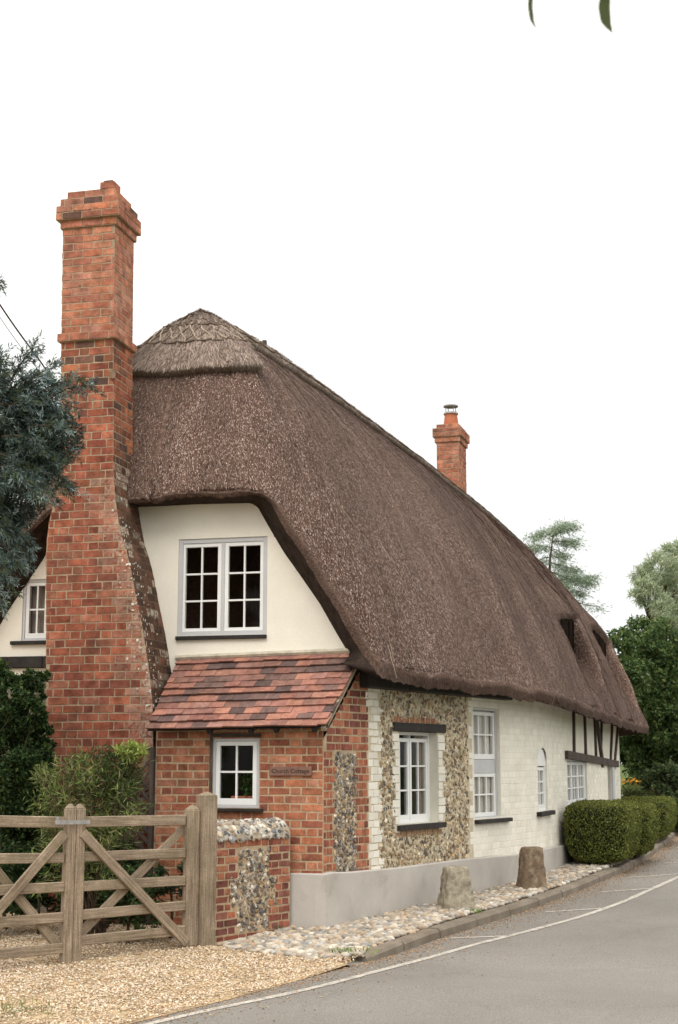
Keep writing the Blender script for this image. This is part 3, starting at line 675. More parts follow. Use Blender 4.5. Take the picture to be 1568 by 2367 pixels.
LOW = palette([(.33, .095, .05), (.29, .08, .042), (.37, .115, .06), (.25, .07, .042), (.36, .13, .075), (.33, .10, .05), (.31, .095, .055)], .10)
def LIME(u, z): return np.append(LOW(u, z), random.uniform(0, .45))
def pal_c(u, z, edge=None):
    if z > zb0: return UP(u, z)
    if z > zb0 - .55: return SOOT(u, z) if random.random() < .55 else LOW(u, z)
    return LOW(u, z)
def pal_front(u, z):
    e = u - uRc(z)                                            # distance from the weathered right arris
    zz = cpx(200, 1100)[1]
    k = .85 * math.exp(-max(e, 0) / .17) * random.uniform(.35, 1.1)
    if z < zz and z > .9 and k > .12: return np.append(LOW(u, z), 1 - min(k, .95))
    return pal_c(u, z)
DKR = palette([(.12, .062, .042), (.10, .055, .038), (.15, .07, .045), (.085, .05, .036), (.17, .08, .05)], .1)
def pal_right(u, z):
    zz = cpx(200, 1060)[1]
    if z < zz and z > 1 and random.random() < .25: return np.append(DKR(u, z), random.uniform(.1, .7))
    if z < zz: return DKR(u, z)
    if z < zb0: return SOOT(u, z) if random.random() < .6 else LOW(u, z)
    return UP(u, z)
Fcr = lambda q, z, d=0.: O_c + gL * (uRc(z) - d) + nI * q + Z3 * z
Fcl = lambda q, z, d=0.: O_c + gL * (uLc(z) + d) + nI * q + Z3 * z
mb = MB(); rows = []
zs = np.concatenate([cz[cz < zc[0]], [zc[0]]])
for z in zs: rows.append([O_c + gL * uLc(z) + Z3 * z, O_c + gL * uRc(z) + Z3 * z, O_c + gL * uRc(z) + nI * depc(z) + Z3 * z, O_c + gL * uLc(z) + nI * depc(z) + Z3 * z])
mb.add(np.array(rows).reshape(-1, 3), [[i * 4 + j, i * 4 + (j + 1) % 4, i * 4 + 4 + (j + 1) % 4, i * 4 + 4 + j] for i in range(len(zs) - 1) for j in range(4)], CM)
CH = .0865
zr = [z for z in zs if .8 < z < cpx(200, 1040)[1]]; rv = []
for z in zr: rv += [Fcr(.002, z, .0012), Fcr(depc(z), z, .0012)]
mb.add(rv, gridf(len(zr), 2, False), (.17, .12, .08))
for z0, z1, fb in ((-.05, zb0, 'flemish'), (zb1, zc[0], 'stretcher')):
    nr = int(round((z1 - z0) / CH))
    bricks(mb, Fc, lambda z: (uRc(z) - .004, uLc(z)), z0, z1, CH, .232, pal_front, .004, .010, fb, m=1, jit=.004)
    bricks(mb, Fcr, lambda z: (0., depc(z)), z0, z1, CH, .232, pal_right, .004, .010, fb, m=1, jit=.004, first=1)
    bricks(mb, Fcl, lambda z: (0., depc(z)), z0, z1, CH, .232, pal_c, .008, .0125, 'stretcher', m=1)
def course(z0, z1, pr, pal, back_=True, n=3):
    a, b = uLc(zc[0]) + pr, uRc(zc[0]) - pr; d0 = -pr; d1 = depc(z0) + pr
    if z1 < zc[0] - .5: a, b = uLc(z0) + pr, uRc(z0) - pr
    fbox(mb, Fc, b, a, z0, z1, -d1, -d0, CM)
    bricks(mb, lambda u, z, d: Fc(u, z, d - d0), lambda z: (b, a), z0, z1, z1 - z0, .232, pal, .006, .010, 'stretcher', m=1, first=random.randint(0, 1))
    bricks(mb, lambda q, z, d: O_c + gL * (b - d) + nI * q + Z3 * z, lambda z: (d0, d1), z0, z1, z1 - z0, .232, pal, .006, .010, 'stretcher', m=1, first=random.randint(0, 1))
    bricks(mb, lambda q, z, d: O_c + gL * (a + d) + nI * q + Z3 * z, lambda z: (d0, d1), z0, z1, z1 - z0, .232, pal, .006, .010, 'stretcher', m=1)
CAPP = lambda u, z: (UP(u, z) if random.random() < .75 else SOOT(u, z) * 1.6)
course(zb0, zb1, .035, UP)
for (z0, z1), pr in zip(zip(zc[:-1], zc[1:]), (.022, .06, .06, .028, -.03)): course(z0, z1, pr, CAPP)
rt = zc[-1]; ur = uRc(zc[0])
fbox(mb, Fc, ur + .03, ur + .20, rt, rt + .075, -.20, -.02, UP(0, 0), 1); fbox(mb, Fc, ur + .06, ur + .17, rt + .075, rt + .1, -.18, -.04, (.34, .2, .13), 1)
cb = cpx(262, 868); fbox(mb, Fc, cb[0] - .03, cb[0] + .03, cb[1] - .04, cb[1] + .06, 0, .03, (.30, .2, .13), 1)
lc = []                                                      # white lichen spots down the weathered arris
for _ in range(150):
    z = random.uniform(1.9, cpx(200, 1150)[1]); q = random.gauss(.05, .10)
    if q < 0: lc.append((Fc(uRc(z) - q * .8, z, .009), -nI, gL))
    else: lc.append((Fcr(min(q * 1.4, depc(z) - .05), z, .009), -gL, nI))
n = len(lc); rr_ = rng.uniform(.004, .017, (n, 3)); rr_[:, 2] = .003
blobs(mb, np.array([p[0] for p in lc]), rr_, np.array([p[2] for p in lc]), Z3, np.array([p[1] for p in lc]), pick([(.62, .58, .50), (.55, .50, .42), (.68, .65, .58)], n, .08), ICO1, .25, None, 2)
chim = mb.build('chimney', [LM, M['chimney_brick'], M['cobble']], house)
# smaller chimney beyond the ridge
YC = 24.6; c1 = at_depth(1002, 1150, YC); c2 = at_depth(1086, 1150, YC); wC = c2[0] - c1[0]
aF = math.radians(17); u_ = np.array([math.cos(aF), -math.sin(aF), 0]); v_ = np.array([math.sin(aF), math.cos(aF), 0])
fw_ = wC * .62; O2 = at_depth(1062, 1150, YC); O2[2] = 0
zt = at_depth(1040, 1020, YC)[2]; z0 = 4.6; zc2 = [at_depth(1040, y, YC)[2] for y in (1020, 1008, 997, 988, 978)]
F2f = lambda u, z, d=0.: O2 - u_ * u - v_ * d + Z3 * z; F2r = lambda q, z, d=0.: O2 + u_ * d + v_ * q + Z3 * z
mb = MB(); L2 = fw_ ; D2 = .62
fbox(mb, F2f, 0, L2, z0, zt, -D2, 0, CM)
bricks(mb, F2f, lambda z: (0, L2), z0, zt, .08, .228, UP, .006, .011, 'stretcher', m=1); bricks(mb, F2r, lambda z: (0, D2), z0, zt, .08, .228, UP, .006, .011, 'stretcher', m=1, first=1)
for (a, b), pr in zip(zip(zc2[:-1], zc2[1:]), (.03, .06, .06, .0)):
    fbox(mb, F2f, -pr, L2 + pr, a, b, -D2 - pr, pr, CM)
    bricks(mb, lambda u, z, d: F2f(u, z, d + pr), lambda z: (-pr, L2 + pr), a, b, .08, .228, UP, .006, .01, 'stretcher', m=1); bricks(mb, lambda q, z, d: F2r(q, z, d + pr), lambda z: (-pr, D2 + pr), a, b, .08, .228, UP, .006, .01, 'stretcher', m=1)
ch2 = mb.build('chimney', [LM, M['chimney_brick']], house)
pc = O2 - u_ * (L2 * .5) + v_ * D2 * .5; zp = [at_depth(1039, y, YC + .2)[2] for y in (980, 951, 946, 936, 932)]
mb = MB(); tube(mb, [pc + Z3 * z for z in (zp[0] - .05, zp[0] + .08, zp[1] - .05, zp[1])], [.14, .13, .115, .125], 14, (.45, .17, .09)); mb.build('chimney_pot', M['terracotta'], ch2, smooth=False)
mb = MB(); tube(mb, [pc + Z3 * z for z in (zp[1] - .02, zp[1] + .01)], [.135, .13], 14, (.4, .4, .4))
for k in range(4):
    e = np.array([math.cos(k * 1.57 + .4), math.sin(k * 1.57 + .4), 0]) * .1; tube(mb, [pc + e + Z3 * zp[1], pc + e + Z3 * zp[3]], .008, 5)
tube(mb, [pc + Z3 * zp[3], pc + Z3 * (zp[3] + .02), pc + Z3 * zp[4]], [.135, .135, .06], 14); mb.build('cowl', M['iron'], ch2)
# ================================================================== THATCH
uc = U_C
Cg = O_g + gL * uc                                           # gable middle (plan)
P0 = hit_plane(465, 726, Cg, gL)                             # front end of the ridge, above the middle of the gable
def ridge_pt(x, y, dirdeg, Pprev):
    d = ray(x, y); a = math.radians(dirdeg); t = np.array([math.sin(a), math.cos(a)]); k = d[0] / d[1]
    s = (k * Pprev[1] - Pprev[0]) / (t[0] - k * t[1]); X, Y = Pprev[0] + t[0] * s, Pprev[1] + t[1] * s
    return np.array([X, Y, EYE + Y * d[2] / d[1]])
RP = [P0]
for x, y, a in ((612, 805, 26), (800, 942, 25.5), (1000, 1093, 25), (1100, 1171, 21)): RP.append(ridge_pt(x, y, a, RP[-1]))
RP.append(ridge_pt(1195, 1256, 15, RP[-1]))
RP = np.array(RP)
RL = np.concatenate([[0], np.cumsum(np.linalg.norm(np.diff(RP, axis=0), axis=1))]); RL /= RL[-1]
def Rg(r): r = np.asarray(r); return np.stack([np.interp(r, RL, RP[:, i]) for i in range(3)], -1)
OFF = .40
st = [(872, 1564), (905, 1577), (1000, 1590), (1100, 1602), (1180, 1613), (1240, 1622), (1300, 1637), (1360, 1656), (1430, 1678), (1470, 1692)]
SP = [wpx(x, y, OFF) for x, y in st]
s_tip = wpx(1497, 1697, OFF)[0] 
SP.append((s_tip, wpx(1497, 1697, OFF)[1]))
sA, zA = np.array([p[0] for p in SP]), np.array([p[1] for p in SP])
I = []; E = []; R = []; Wp = []; VF = []
# right verge from the hip middle down to the street corner
tg = np.gradient(VR, axis=0); tg /= np.linalg.norm(tg, axis=1)[:, None]; nrm = np.stack([tg[:, 1], -tg[:, 0]], 1)
nrm *= np.sign(np.sum(nrm * (VR - np.array([uc, 1.5])), 1))[:, None]
mag = np.interp(np.arange(len(VR)), [0, 3, 5, 8, 12], [.07, .08, .10, .11, .12]); setb = np.interp(np.arange(len(VR)), [0, 3, 6, 12], [.0, .01, .03, .06])
for p, n, m_, sb, wq in zip(VR, nrm, mag, setb, WV):
    Wp.append(Fg(wq[0], wq[1], .0)); VF.append(1.)
    I.append(Ft(p[0], p[1], 0)); q = p + n * m_; E.append(Ft(q[0], q[1], -sb)); R.append(max(0., .05 * (len(R) - 6) / 5))
nV = len(VR)
for s, z in SP:
    VF.append(1. if s < 1.3 else 0.); Wp.append(Fw(s, z + .14, .0)); I.append(Fw(s, z, OFF)); E.append(Fw(s, z + .17, OFF + .0 ) ); R.append(float(np.clip((s - .9) / (s_tip - 2.2 - .9), 0, 1)))
Wp = np.array(Wp); I = np.array(I); E = np.array(E); R = np.array(R)
# densify the front half, then mirror it across the ridge for the garden side
def resamp(A, n):
    L = np.concatenate([[0], np.cumsum(np.linalg.norm(np.diff(E, axis=0), axis=1))]); t = np.linspace(0, L[-1], n)
    return np.stack([np.interp(t, L, A[:, i]) for i in range(A.shape[1])], 1) if A.ndim == 2 else np.interp(t, L, A)
NF = 330
I2, E2, R2, W2_ = resamp(I, NF), resamp(E, NF), resamp(R, NF), resamp(Wp, NF)
VF2 = resamp(np.array(VF), NF)
def sm(A, k=5, it=2):
    for _ in range(it):
        B = A.copy()
        for i in range(1, len(A) - 1):
            a, b = max(0, i - k), min(len(A), i + k + 1); h = min(i - a, b - 1 - i); B[i] = A[i - h:i + h + 1].mean(0)
        A = B
    return A
I2, E2, R2 = sm(I2, 2, 1), sm(E2, 4), sm(R2, 22, 2)
VF2 = sm(VF2, 3, 1)
def mirror(A, r):
    Q = Rg(r); B = A.copy()
    for i in range(len(A)):
        k = np.dot(A[i] - Cg, gL); g_ = A[i] - 2 * k * gL; h_ = A[i].copy(); h_[:2] = 2 * Q[i][:2] - A[i][:2]; f = VF2[i]
        B[i] = g_ * f + h_ * (1 - f)
    return B
Im, Em, Wm = mirror(I2, R2)[::-1], mirror(E2, R2)[::-1], mirror(W2_, R2)[::-1]; Im, Em = sm(Im, 8, 2), sm(Em, 8, 2); Rm = R2[::-1]
NE = 36                                                       # round the far end
t = np.linspace(0, 1, NE + 2)[1:-1, None]
def bridge(a, b):
    m = (a + b) / 2; ax = (b - a)[:2]; out = np.array([ax[1], -ax[0]]); out /= np.linalg.norm(out)
    fwd = (RP[-1] - RP[-2])[:2]; out *= np.sign(np.dot(out, fwd)); B = a + (b - a) * t; B[:, :2] += out * (.55 * np.sin(np.pi * t) ** .5); return B
If, Ef, Wf = bridge(I2[-1], Im[0]), bridge(E2[-1], Em[0]), bridge(W2_[-1], Wm[0])
WW = np.concatenate([W2_, Wf, Wm]); II = np.concatenate([I2, If, Im]); EE = np.concatenate([E2, Ef, Em]); RR = np.concatenate([R2, np.ones(NE), Rm]); NL = len(II); VG = np.concatenate([VF2, np.zeros(NE), VF2[::-1]])
RIDGE = Rg(RR)
Mt = 110
tt = np.linspace(0, 1, Mt)
wv = .36 + .13 * sm(VG.copy(), 12, 2)
h = (1 - wv)[None] * tt[:, None] + wv[None] * np.sin(tt * np.pi / 2)[:, None]; v_ = (1 - wv)[None] * tt[:, None] + wv[None] * (1 - np.cos(tt * np.pi / 2))[:, None]
G = np.empty((Mt, NL, 3))
G[..., :2] = RIDGE[None, :, :2] + (EE - RIDGE)[None, :, :2] * h[..., None]
G[..., 2] = RIDGE[None, :, 2] + (EE - RIDGE)[None, :, 2] * v_
def normals(G):
    du = np.roll(G, -1, 1) - np.roll(G, 1, 1); dv = np.gradient(G, axis=0); n = np.cross(du, dv)
    n /= np.linalg.norm(n, axis=2)[..., None] + 1e-9
    mid = RIDGE[None] - np.array([0, 0, 3.]); sgn = np.sign(np.sum(n * (G - mid), 2)); n *= np.where(sgn == 0, 1, sgn)[..., None]; return n
def smooth_cols(G, k, keep):
    H = G.copy()
    for q in range(-k, k + 1):
        if q: H = H + np.roll(G, q, 1)
    H /= 2 * k + 1; return G + (H - G) * keep
_kp = (1 - sstep(tt, .72, .98))[:, None, None]
G = smooth_cols(smooth_cols(G, 9, _kp), 7, _kp)
NN = normals(G)
uL = np.concatenate([[0], np.cumsum(np.linalg.norm(np.diff(EE, axis=0), axis=1))])
uL = np.where(np.arange(NL) > NF + NE + 60, uL - uL[-1] - np.linalg.norm(EE[0] - EE[-1]), uL)
vL = np.concatenate([np.zeros((1, NL)), np.cumsum(np.linalg.norm(np.diff(G, axis=0), axis=2), axis=0)])
UU = np.broadcast_to(uL[None], (Mt, NL))
fade = sstep(tt, .02, .25)[:, None]
disp = fade * (.022 * vnoise(UU, vL, .9, 1.6, 3) + .006 * vnoise(UU, vL, .5, 1.2, 4) + .002 * vnoise(UU, vL, .16, .5, 5)) + .006 * vnoise(UU, vL, .06, .15, 6)
G = G + NN * disp[..., None]
# two swept recesses above the upstairs windows of the far end
def nearest(x, y):
    d = G - EYEP; X = d[..., 0]; dep = d[..., 1] * CT + d[..., 2] * ST; Z = d[..., 2] * CT - d[..., 1] * ST
    px_ = 784 + FPX * X / dep; py_ = 1183.5 - FPX * Z / dep
    q = (px_ - x) ** 2 + (py_ - y) ** 2; q[:, NF:] = 1e9
    return np.unravel_index(np.argmin(q), q.shape)
outw = (EE - RIDGE) * np.array([1, 1, 0]); outw /= np.linalg.norm(outw, axis=1)[:, None] + 1e-9
DORM = []
for (xb, yb), wid in (((1322, 1424), 2.0), ((1404, 1484), 1.6)):
    ib, jb = nearest(xb, yb); ur_ = uL[jb]; ul_ = ur_ - wid; vt = vL[ib, jb]; vs = vt + .85
    fu = sstep(UU, ul_ - .25, ul_ + .35) * (1 - sstep(UU, ur_ - .10, ur_ + .10)); dep_ = .56 * np.clip((vL - vt) / (vs - vt), 0, 1) * (1 - sstep(vL, vs, vs + 1.0))
    hood = np.exp(-((UU - (ur_ - wid * .4)) / (wid * .62)) ** 2) * sstep(vL, vt - 1.1, vt - .02) * (1 - sstep(vL, vt, vt + .12)) + .7 * np.exp(-((UU - ur_ - .22) / .22) ** 2) * sstep(vL, vt - .6, vt + .2) * (1 - sstep(vL, vs, vs + .9))
    G = G - outw[None] * (fu * dep_)[..., None] + NN * (.13 * hood)[..., None]
    js = [j for j in range(NF) if ul_ + .3 < uL[j] < ur_ - .06]; DORM.append((js, vt + .04, vs + .06))
for js, va, vb_ in DORM:
    n = 12; V = np.array([[[np.interp(q, vL[:, j], G[:, j, k]) for k in range(3)] + outw[j] * (.05 if 0 < iq < n - 1 else -.05) for iq, q in enumerate(np.linspace(va, vb_, n))] for j in js])
    mb = MB(); mb.add(V.reshape(-1, 3), gridf(len(js), n, False)); dw = mb.build('dormer_window', M['dark_board'], house)
    mb = MB()
    for f in (.02, .5, .98):
        j = int(f * (len(js) - 1)); beam(mb, V[j, 1] + outw[js[j]] * .015, V[j, n - 2] + outw[js[j]] * .015, .035, .03, gL)
    beam(mb, V[0, n - 2] + outw[js[0]] * .02, V[-1, n - 2] + outw[js[-1]] * .02, .05, .04, Z3); mb.build('frame', M['dark_board'], dw)
NN = normals(G)
# lower lip: rounded reed ends turning under to the inner edge and back to the wall
inw = II - RIDGE; inw[:, 2] = 0; inw /= np.linalg.norm(inw, axis=1)[:, None] + 1e-9
hipm = (VG > .5)
wallp = WW
roll = []
for q in np.linspace(.12, 1, 8):
    ph = q * np.pi / 2; p = EE + (II - EE) * (1 - math.cos(ph)) ; p = p + NN[-1] * 0 + (-nI * (.03 * math.sin(ph * 2)))[None] * hipm[:, None] + inw * (.05 * math.sin(2 * ph)) * (~hipm)[:, None]
    roll.append(p)
roll = np.array(roll); roll += (.008 * rng.standard_normal(roll.shape[:2]))[..., None] * Z3 + (.012 * vnoise(uL, uL * 0, .25, 1, 9))[None, :, None] * Z3
nR = len(roll)
TC = lambda v, u: np.stack([.145 + 0 * v, .112 + 0 * v, .101 + 0 * v], -1)
allv = np.concatenate([G, roll]); nr = len(allv)
vAll = np.concatenate([vL, vL[-1][None] + np.linspace(.05, .35, nR)[:, None]]); uAll = np.broadcast_to(uL[None], (nr, NL))
cA = np.broadcast_to(np.array([.135, .086, .067]), (nr, NL, 3)).copy()
cA *= (1 + .10 * vnoise(uAll, vAll, 1.4, 2.2, 11))[..., None]
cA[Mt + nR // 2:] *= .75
mb = MB()
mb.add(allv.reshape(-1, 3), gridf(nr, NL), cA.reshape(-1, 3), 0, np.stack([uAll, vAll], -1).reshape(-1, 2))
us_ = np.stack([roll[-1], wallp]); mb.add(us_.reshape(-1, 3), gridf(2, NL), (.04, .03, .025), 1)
RCOL = np.array([(.075, .044, .034), (.13, .080, .064), (.21, .146, .122), (.33, .25, .22), (.035, .021, .017), (.47, .38, .34), (.17, .10, .072), (.055, .033, .026), (.26, .185, .16)])
def reeds(mb, P, Nm, D, n, tone=None, L=(.010, .030), wd=(.004, .0075), lift=.30, cols=RCOL, cp=None, bright=1.1, jit=.22):
    ln = rng.uniform(*L, (n, 1)); ww = rng.uniform(*wd, (n, 1)) / 2
    d = D + jit * rng.standard_normal((n, 3)); d -= Nm * np.sum(d * Nm, 1)[:, None]; d /= np.linalg.norm(d, axis=1)[:, None] + 1e-9
    s = np.cross(d, Nm); dl = d + Nm * rng.uniform(0, lift, (n, 1))
    a = P - d * ln * .5 + Nm * .002
    v = np.stack([a - s * ww, a + s * ww, a + dl * ln + s * ww * .6, a + dl * ln - s * ww * .6], 1)
    c = cols[rng.choice(len(cols), n, p=cp)] * rng.uniform(.8, 1.2, (n, 1)) * bright * np.array([1.01, .99, .97])
    if tone is not None: c = c * tone[:, None]
    mb.add(v.reshape(-1, 3), np.arange(4 * n).reshape(n, 4), np.repeat(c, 4, 0), 2, np.zeros((4 * n, 2)))
def sample(G, NN, n, j0, j1, i0=0):
    nr = G.shape[0]; A = np.linalg.norm(np.cross(G[1:, j0 + 1:j1] - G[:-1, j0 + 1:j1], G[1:, j0:j1 - 1] - G[1:, j0 + 1:j1]), axis=2); A[:i0] = 0
    pr = (A / A.sum()).ravel(); k = rng.choice(len(pr), n, p=pr); i, j = np.unravel_index(k, A.shape); j = j + j0
    a, b = rng.random((n, 1)), rng.random((n, 1))
    P = (G[i, j] * (1 - a) + G[i, j + 1] * a) * (1 - b) + (G[i + 1, j] * (1 - a) + G[i + 1, j + 1] * a) * b
    D = G[i + 1, j] - G[i, j]; D /= np.linalg.norm(D, axis=1)[:, None] + 1e-9
    return P, NN[i, j], D, (i, j)
NA = normals(allv)
Pq, Nq, Dq, _ = sample(allv[:Mt + 3], NA[:Mt + 3], 560000, 0, NF + 20)
_u, _v = uL[_[1]], vAll[_[0], _[1]]; tone_ = 1.06 + .15 * vnoise(_u, _v, .9, 2.6, 12) + .13 * vnoise(_u, _v, .22, 2.2, 13) + .10 * vnoise(_u, _v, .5, .5, 14)
reeds(mb, Pq, Nq, Dq, len(Pq), np.clip(tone_, .6, 1.6))
Pq, Nq, Dq, _ = sample(allv[:Mt + 3], NA[:Mt + 3], 25000, NF + 20, NL - 80); reeds(mb, Pq, Nq, Dq, len(Pq), None, (.06, .12))
Pq, Nq, Dq, _ = sample(allv[:Mt + 3], NA[:Mt + 3], 50000, NL - 80, NL); reeds(mb, Pq, Nq, Dq, len(Pq))
Pq, Nq, Dq, _ = sample(allv, NA, 60, 40, NF); reeds(mb, Pq, Nq, Dq, len(Pq), None, (.18, .40), (.006, .010), .1, np.array([(.45, .36, .27), (.36, .28, .21)]), None, 1., .35)
thatch = mb.build('thatch', [M['thatch'], M['under_thatch'], M['thatch']], house, smooth=True)
# ---- ridge cap with its hazel liggers
z_cap = hit_plane(450, 868, Cg + nI * .4, nI)[2]
capL = np.full(NL, .68)
for j in range(NL):
    if VG[j] > .5:
        col_z = G[:, j, 2]; capL[j] = np.interp(-z_cap, -col_z, vL[:, j])
jc = int(np.argmax(VG[:NF] < .5)); CAPJ = nearest(592, 846)[1]
for j in range(NL):
    jj_ = j if j < NL // 2 + NE // 2 else NL - 1 - j
    if jj_ > CAPJ: capL[j] = .66 + (capL[min(CAPJ, jc - 1)] - .66) * math.exp(-(uL[jj_] - uL[CAPJ]) / .10)
capL = sm(capL, 4, 2) + .012 * vnoise(uL, uL * 0, .4, 1, 21)
NCap = 26
def capgrid(off, l0=0., l1=1.):
    out = np.empty((NCap, NL, 3)); on = np.empty((NCap, NL, 3))
    for j in range(NL):
        q = np.linspace(l0, l1, NCap) * capL[j]; q = np.minimum(q, vL[-1, j] * .8)
        for i in range(3): out[:, j, i] = np.interp(q, vL[:, j], G[:, j, i]); on[:, j, i] = np.interp(q, vL[:, j], NN[:, j, i])
    out[0] = RIDGE; on /= np.linalg.norm(on, axis=2)[..., None] + 1e-9
    return out, on
Kp, Kn = capgrid(0)
Kn[:3] = Kn[:3] * .35 + Z3 * .65
_hp = np.where(np.arange(NL) < NL // 2, 1 - sstep(np.arange(NL), CAPJ - 6, CAPJ + 10), 1 - sstep(NL - np.arange(NL), CAPJ - 6, CAPJ + 10)); thk = (.055 + .05 * np.linspace(.1, 1, NCap)[:, None] * _hp[None])
Kt = Kp + Kn * thk[..., None] + Kn * (.006 * vnoise(np.broadcast_to(uL[None], Kp.shape[:2]), np.linspace(0, 1, NCap)[:, None] + 0 * uL[None], .1, .08, 31))[..., None]
edge = np.stack([Kt[-1] - Kn[-1] * .03 + (Kt[-1] - Kt[-2]) * .25, Kp[-1] - Kn[-1] * .04 + (Kt[-1] - Kt[-2]) * .1])
Kall = np.concatenate([Kt, edge]); nk = len(Kall)
vK = np.concatenate([np.linspace(0, 1, NCap), [1.03, 1.1]])[:, None] * capL[None]
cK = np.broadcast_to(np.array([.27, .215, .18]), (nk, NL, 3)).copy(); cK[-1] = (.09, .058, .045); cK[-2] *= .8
cK *= (1 + .12 * vnoise(np.broadcast_to(uL[None], (nk, NL)), vK, .6, .5, 33))[..., None]
mb = MB(); mb.add(Kall.reshape(-1, 3), gridf(nk, NL), cK.reshape(-1, 3), 0, np.stack([np.broadcast_to(uL[None], (nk, NL)) * .6, vK], -1).reshape(-1, 2))
KN = normals(Kall) if False else np.concatenate([Kn, Kn[-1:], Kn[-1:]])
CCOL = np.array([(.23, .17, .14), (.31, .24, .20), (.40, .32, .275), (.15, .105, .085), (.48, .395, .34)])
def fm(a): return np.clip(a, 0, 1)
for j0, j1, n in ((0, NF, 26000), (NL - 90, NL, 9000), (NF, NL - 90, 5000)):
    Pq, Nq, Dq, _ = sample(Kt, Kn, n, j0, j1); reeds(mb, Pq, Nq, Dq, n, None, (.05, .12), (.004, .008), .25, CCOL, None, 1., .22)
cap = mb.build('ridge_cap', [M['thatch'], M['under_thatch'], M['thatch']], thatch, smooth=True)
def capat(jf, q):
    j0 = math.floor(jf); g = jf - j0; x = q * (NCap - 1); i = int(min(max(x, 0), NCap - 2)); f = x - i
    P = lambda j: Kt[i, j % NL] * (1 - f) + Kt[i + 1, j % NL] * f + Kn[i, j % NL] * .010
    return P(j0) * (1 - g) + P(j0 + 1) * g
mb = MB()
LG = (.12, .085, .06)
lo_j, hi_j = -75, NF - 40
for q in (.66, .40):
    js = np.arange(lo_j, hi_j, 3); tube(mb, [capat(j, q + .012 * math.sin(j * .7)) for j in js], .015, 5, LG)
jj = lo_j
SPJ = 7
while jj < hi_j - 12:
    tube(mb, [capat(jj + SPJ * t, .42 + .24 * t) for t in np.linspace(0, 1, 7)], .010, 5, (.40, .32, .24)); tube(mb, [capat(jj + SPJ * t, .66 - .24 * t) for t in np.linspace(0, 1, 7)], .008, 5, LG)
    tube(mb, [capat(jj + SPJ * t * .8, .15 + .27 * t) for t in np.linspace(0, 1, 7)], .008, 5, LG)
    jj += SPJ
mb.build('hazel_rod', M['cobble'], cap)
j = nearest(612, 800)[1]; pk = hit_plane(612, 797, Rg(.14), nI)
mb = MB(); beam(mb, pk - Z3 * .12, pk + Z3 * .06, .05, .05, gL); mb.build('ridge_peg', M['timber'], thatch)
# ================================================================== GROUND
def st_(o, k='structure'): o['kind'] = k; return o
mb = MB()                                                    # terrain to the horizon
xs = np.concatenate([[-900, -300, -120, -60], np.arange(-40, 60, 2.0), [80, 150, 400, 900]]); ys = np.concatenate([[-200, -60, -20], np.arange(-6, 80, 2.0), [100, 160, 400, 1500]])
X, Y = np.meshgrid(xs, ys); V = np.stack([X, Y, zg(X, Y) - .16], -1)
mb.add(V.reshape(-1, 3), gridf(len(ys), len(xs), False)); st_(mb.build('terrain', M['grass_ground'], None, smooth=True))
# edge between gravel/kerb and road
gb = [(150, 2400), (293, 2366), (440, 2330), (635, 2281), (766, 2244), (845, 2212)]
kb = [(892, 2197), (950, 2168), (1040, 2140), (1096, 2124), (1165, 2103), (1233, 2082), (1340, 2043), (1437, 2005), (1496, 1973), (1535, 1946)]
GB = np.array([hit_ground(x, y) for x, y in gb]); KB = np.array([hit_ground(x, y) for x, y in kb])
dirn = KB[-1] - KB[-2]; dirn /= np.linalg.norm(dirn); dl = dirn[:2]
ext = []
p = KB[-1].copy(); a = math.atan2(dl[0], dl[1])
for i in range(30): a -= .008; p = p + np.array([math.sin(a), math.cos(a), 0]) * 1.5; ext.append(p.copy())
fst = GB[0] - GB[1]; fst /= np.linalg.norm(fst); pre = [GB[0] + fst * k for k in (25, 12, 6, 3, 1)]
EDGE = np.concatenate([pre, GB, KB, ext])[:, :2]
L = np.concatenate([[0], np.cumsum(np.linalg.norm(np.diff(EDGE, axis=0), axis=1))]); tl = np.arange(0, L[-1], .25)
ED = np.stack([np.interp(tl, L, EDGE[:, 0]), np.interp(tl, L, EDGE[:, 1])], 1); ED = sm(ED, 3, 2)
tg = np.gradient(ED, axis=0); tg /= np.linalg.norm(tg, axis=1)[:, None]; rt_ = np.stack([tg[:, 1], -tg[:, 0]], 1)
lat = np.concatenate([[-.3, 0], np.linspace(.1, 9, 24)])
Vr = ED[:, None] + rt_[:, None] * lat[None, :, None]
Vr3 = np.concatenate([Vr, (zg(Vr[..., 0], Vr[..., 1]) - drop(Vr[..., 0], Vr[..., 1]))[..., None]], -1)
mb = MB(); mb.add(Vr3.reshape(-1, 3), gridf(len(tl), len(lat), False)); road = st_(mb.build('road', M['asphalt'], None, smooth=True))
def road_at(p): return np.array([p[0], p[1], zg(p[0], p[1]) - drop(p[0], p[1])])
def line(px_, wdt, name='road_line', n=40, offs=.004):
    P = np.array([hit_ground(x, y, 0, True) for x, y in px_])[:, :2]; l = np.concatenate([[0], np.cumsum(np.linalg.norm(np.diff(P, axis=0), axis=1))]); q = np.linspace(0, l[-1], n)
    Q = np.stack([np.interp(q, l, P[:, 0]), np.interp(q, l, P[:, 1])], 1); Q = sm(Q, 3, 2); t_ = np.gradient(Q, axis=0); t_ /= np.linalg.norm(t_, axis=1)[:, None]; r_ = np.stack([t_[:, 1], -t_[:, 0]], 1)
    wv = wdt / 2 * (1 + .08 * rng.standard_normal((n, 1)))
    A, B = Q - r_ * wv, Q + r_ * wv; V = []
    for a_, b_ in zip(A, B): V += [road_at(a_) + Z3 * offs, road_at(b_) + Z3 * offs]
    mb = MB(); mb.add(V, gridf(n, 2, False)); return st_(mb.build(name, M['road_paint'], None))
line([(300, 2380), (390, 2354), (537, 2325), (766, 2276), (833, 2258), (1048, 2196), (1194, 2160), (1340, 2121), (1437, 2087), (1568, 2029), (1700, 1962)], .07, n=160)
q5 = lambda x, y: (804 + .4872 * x, 1493 + .4872 * y)
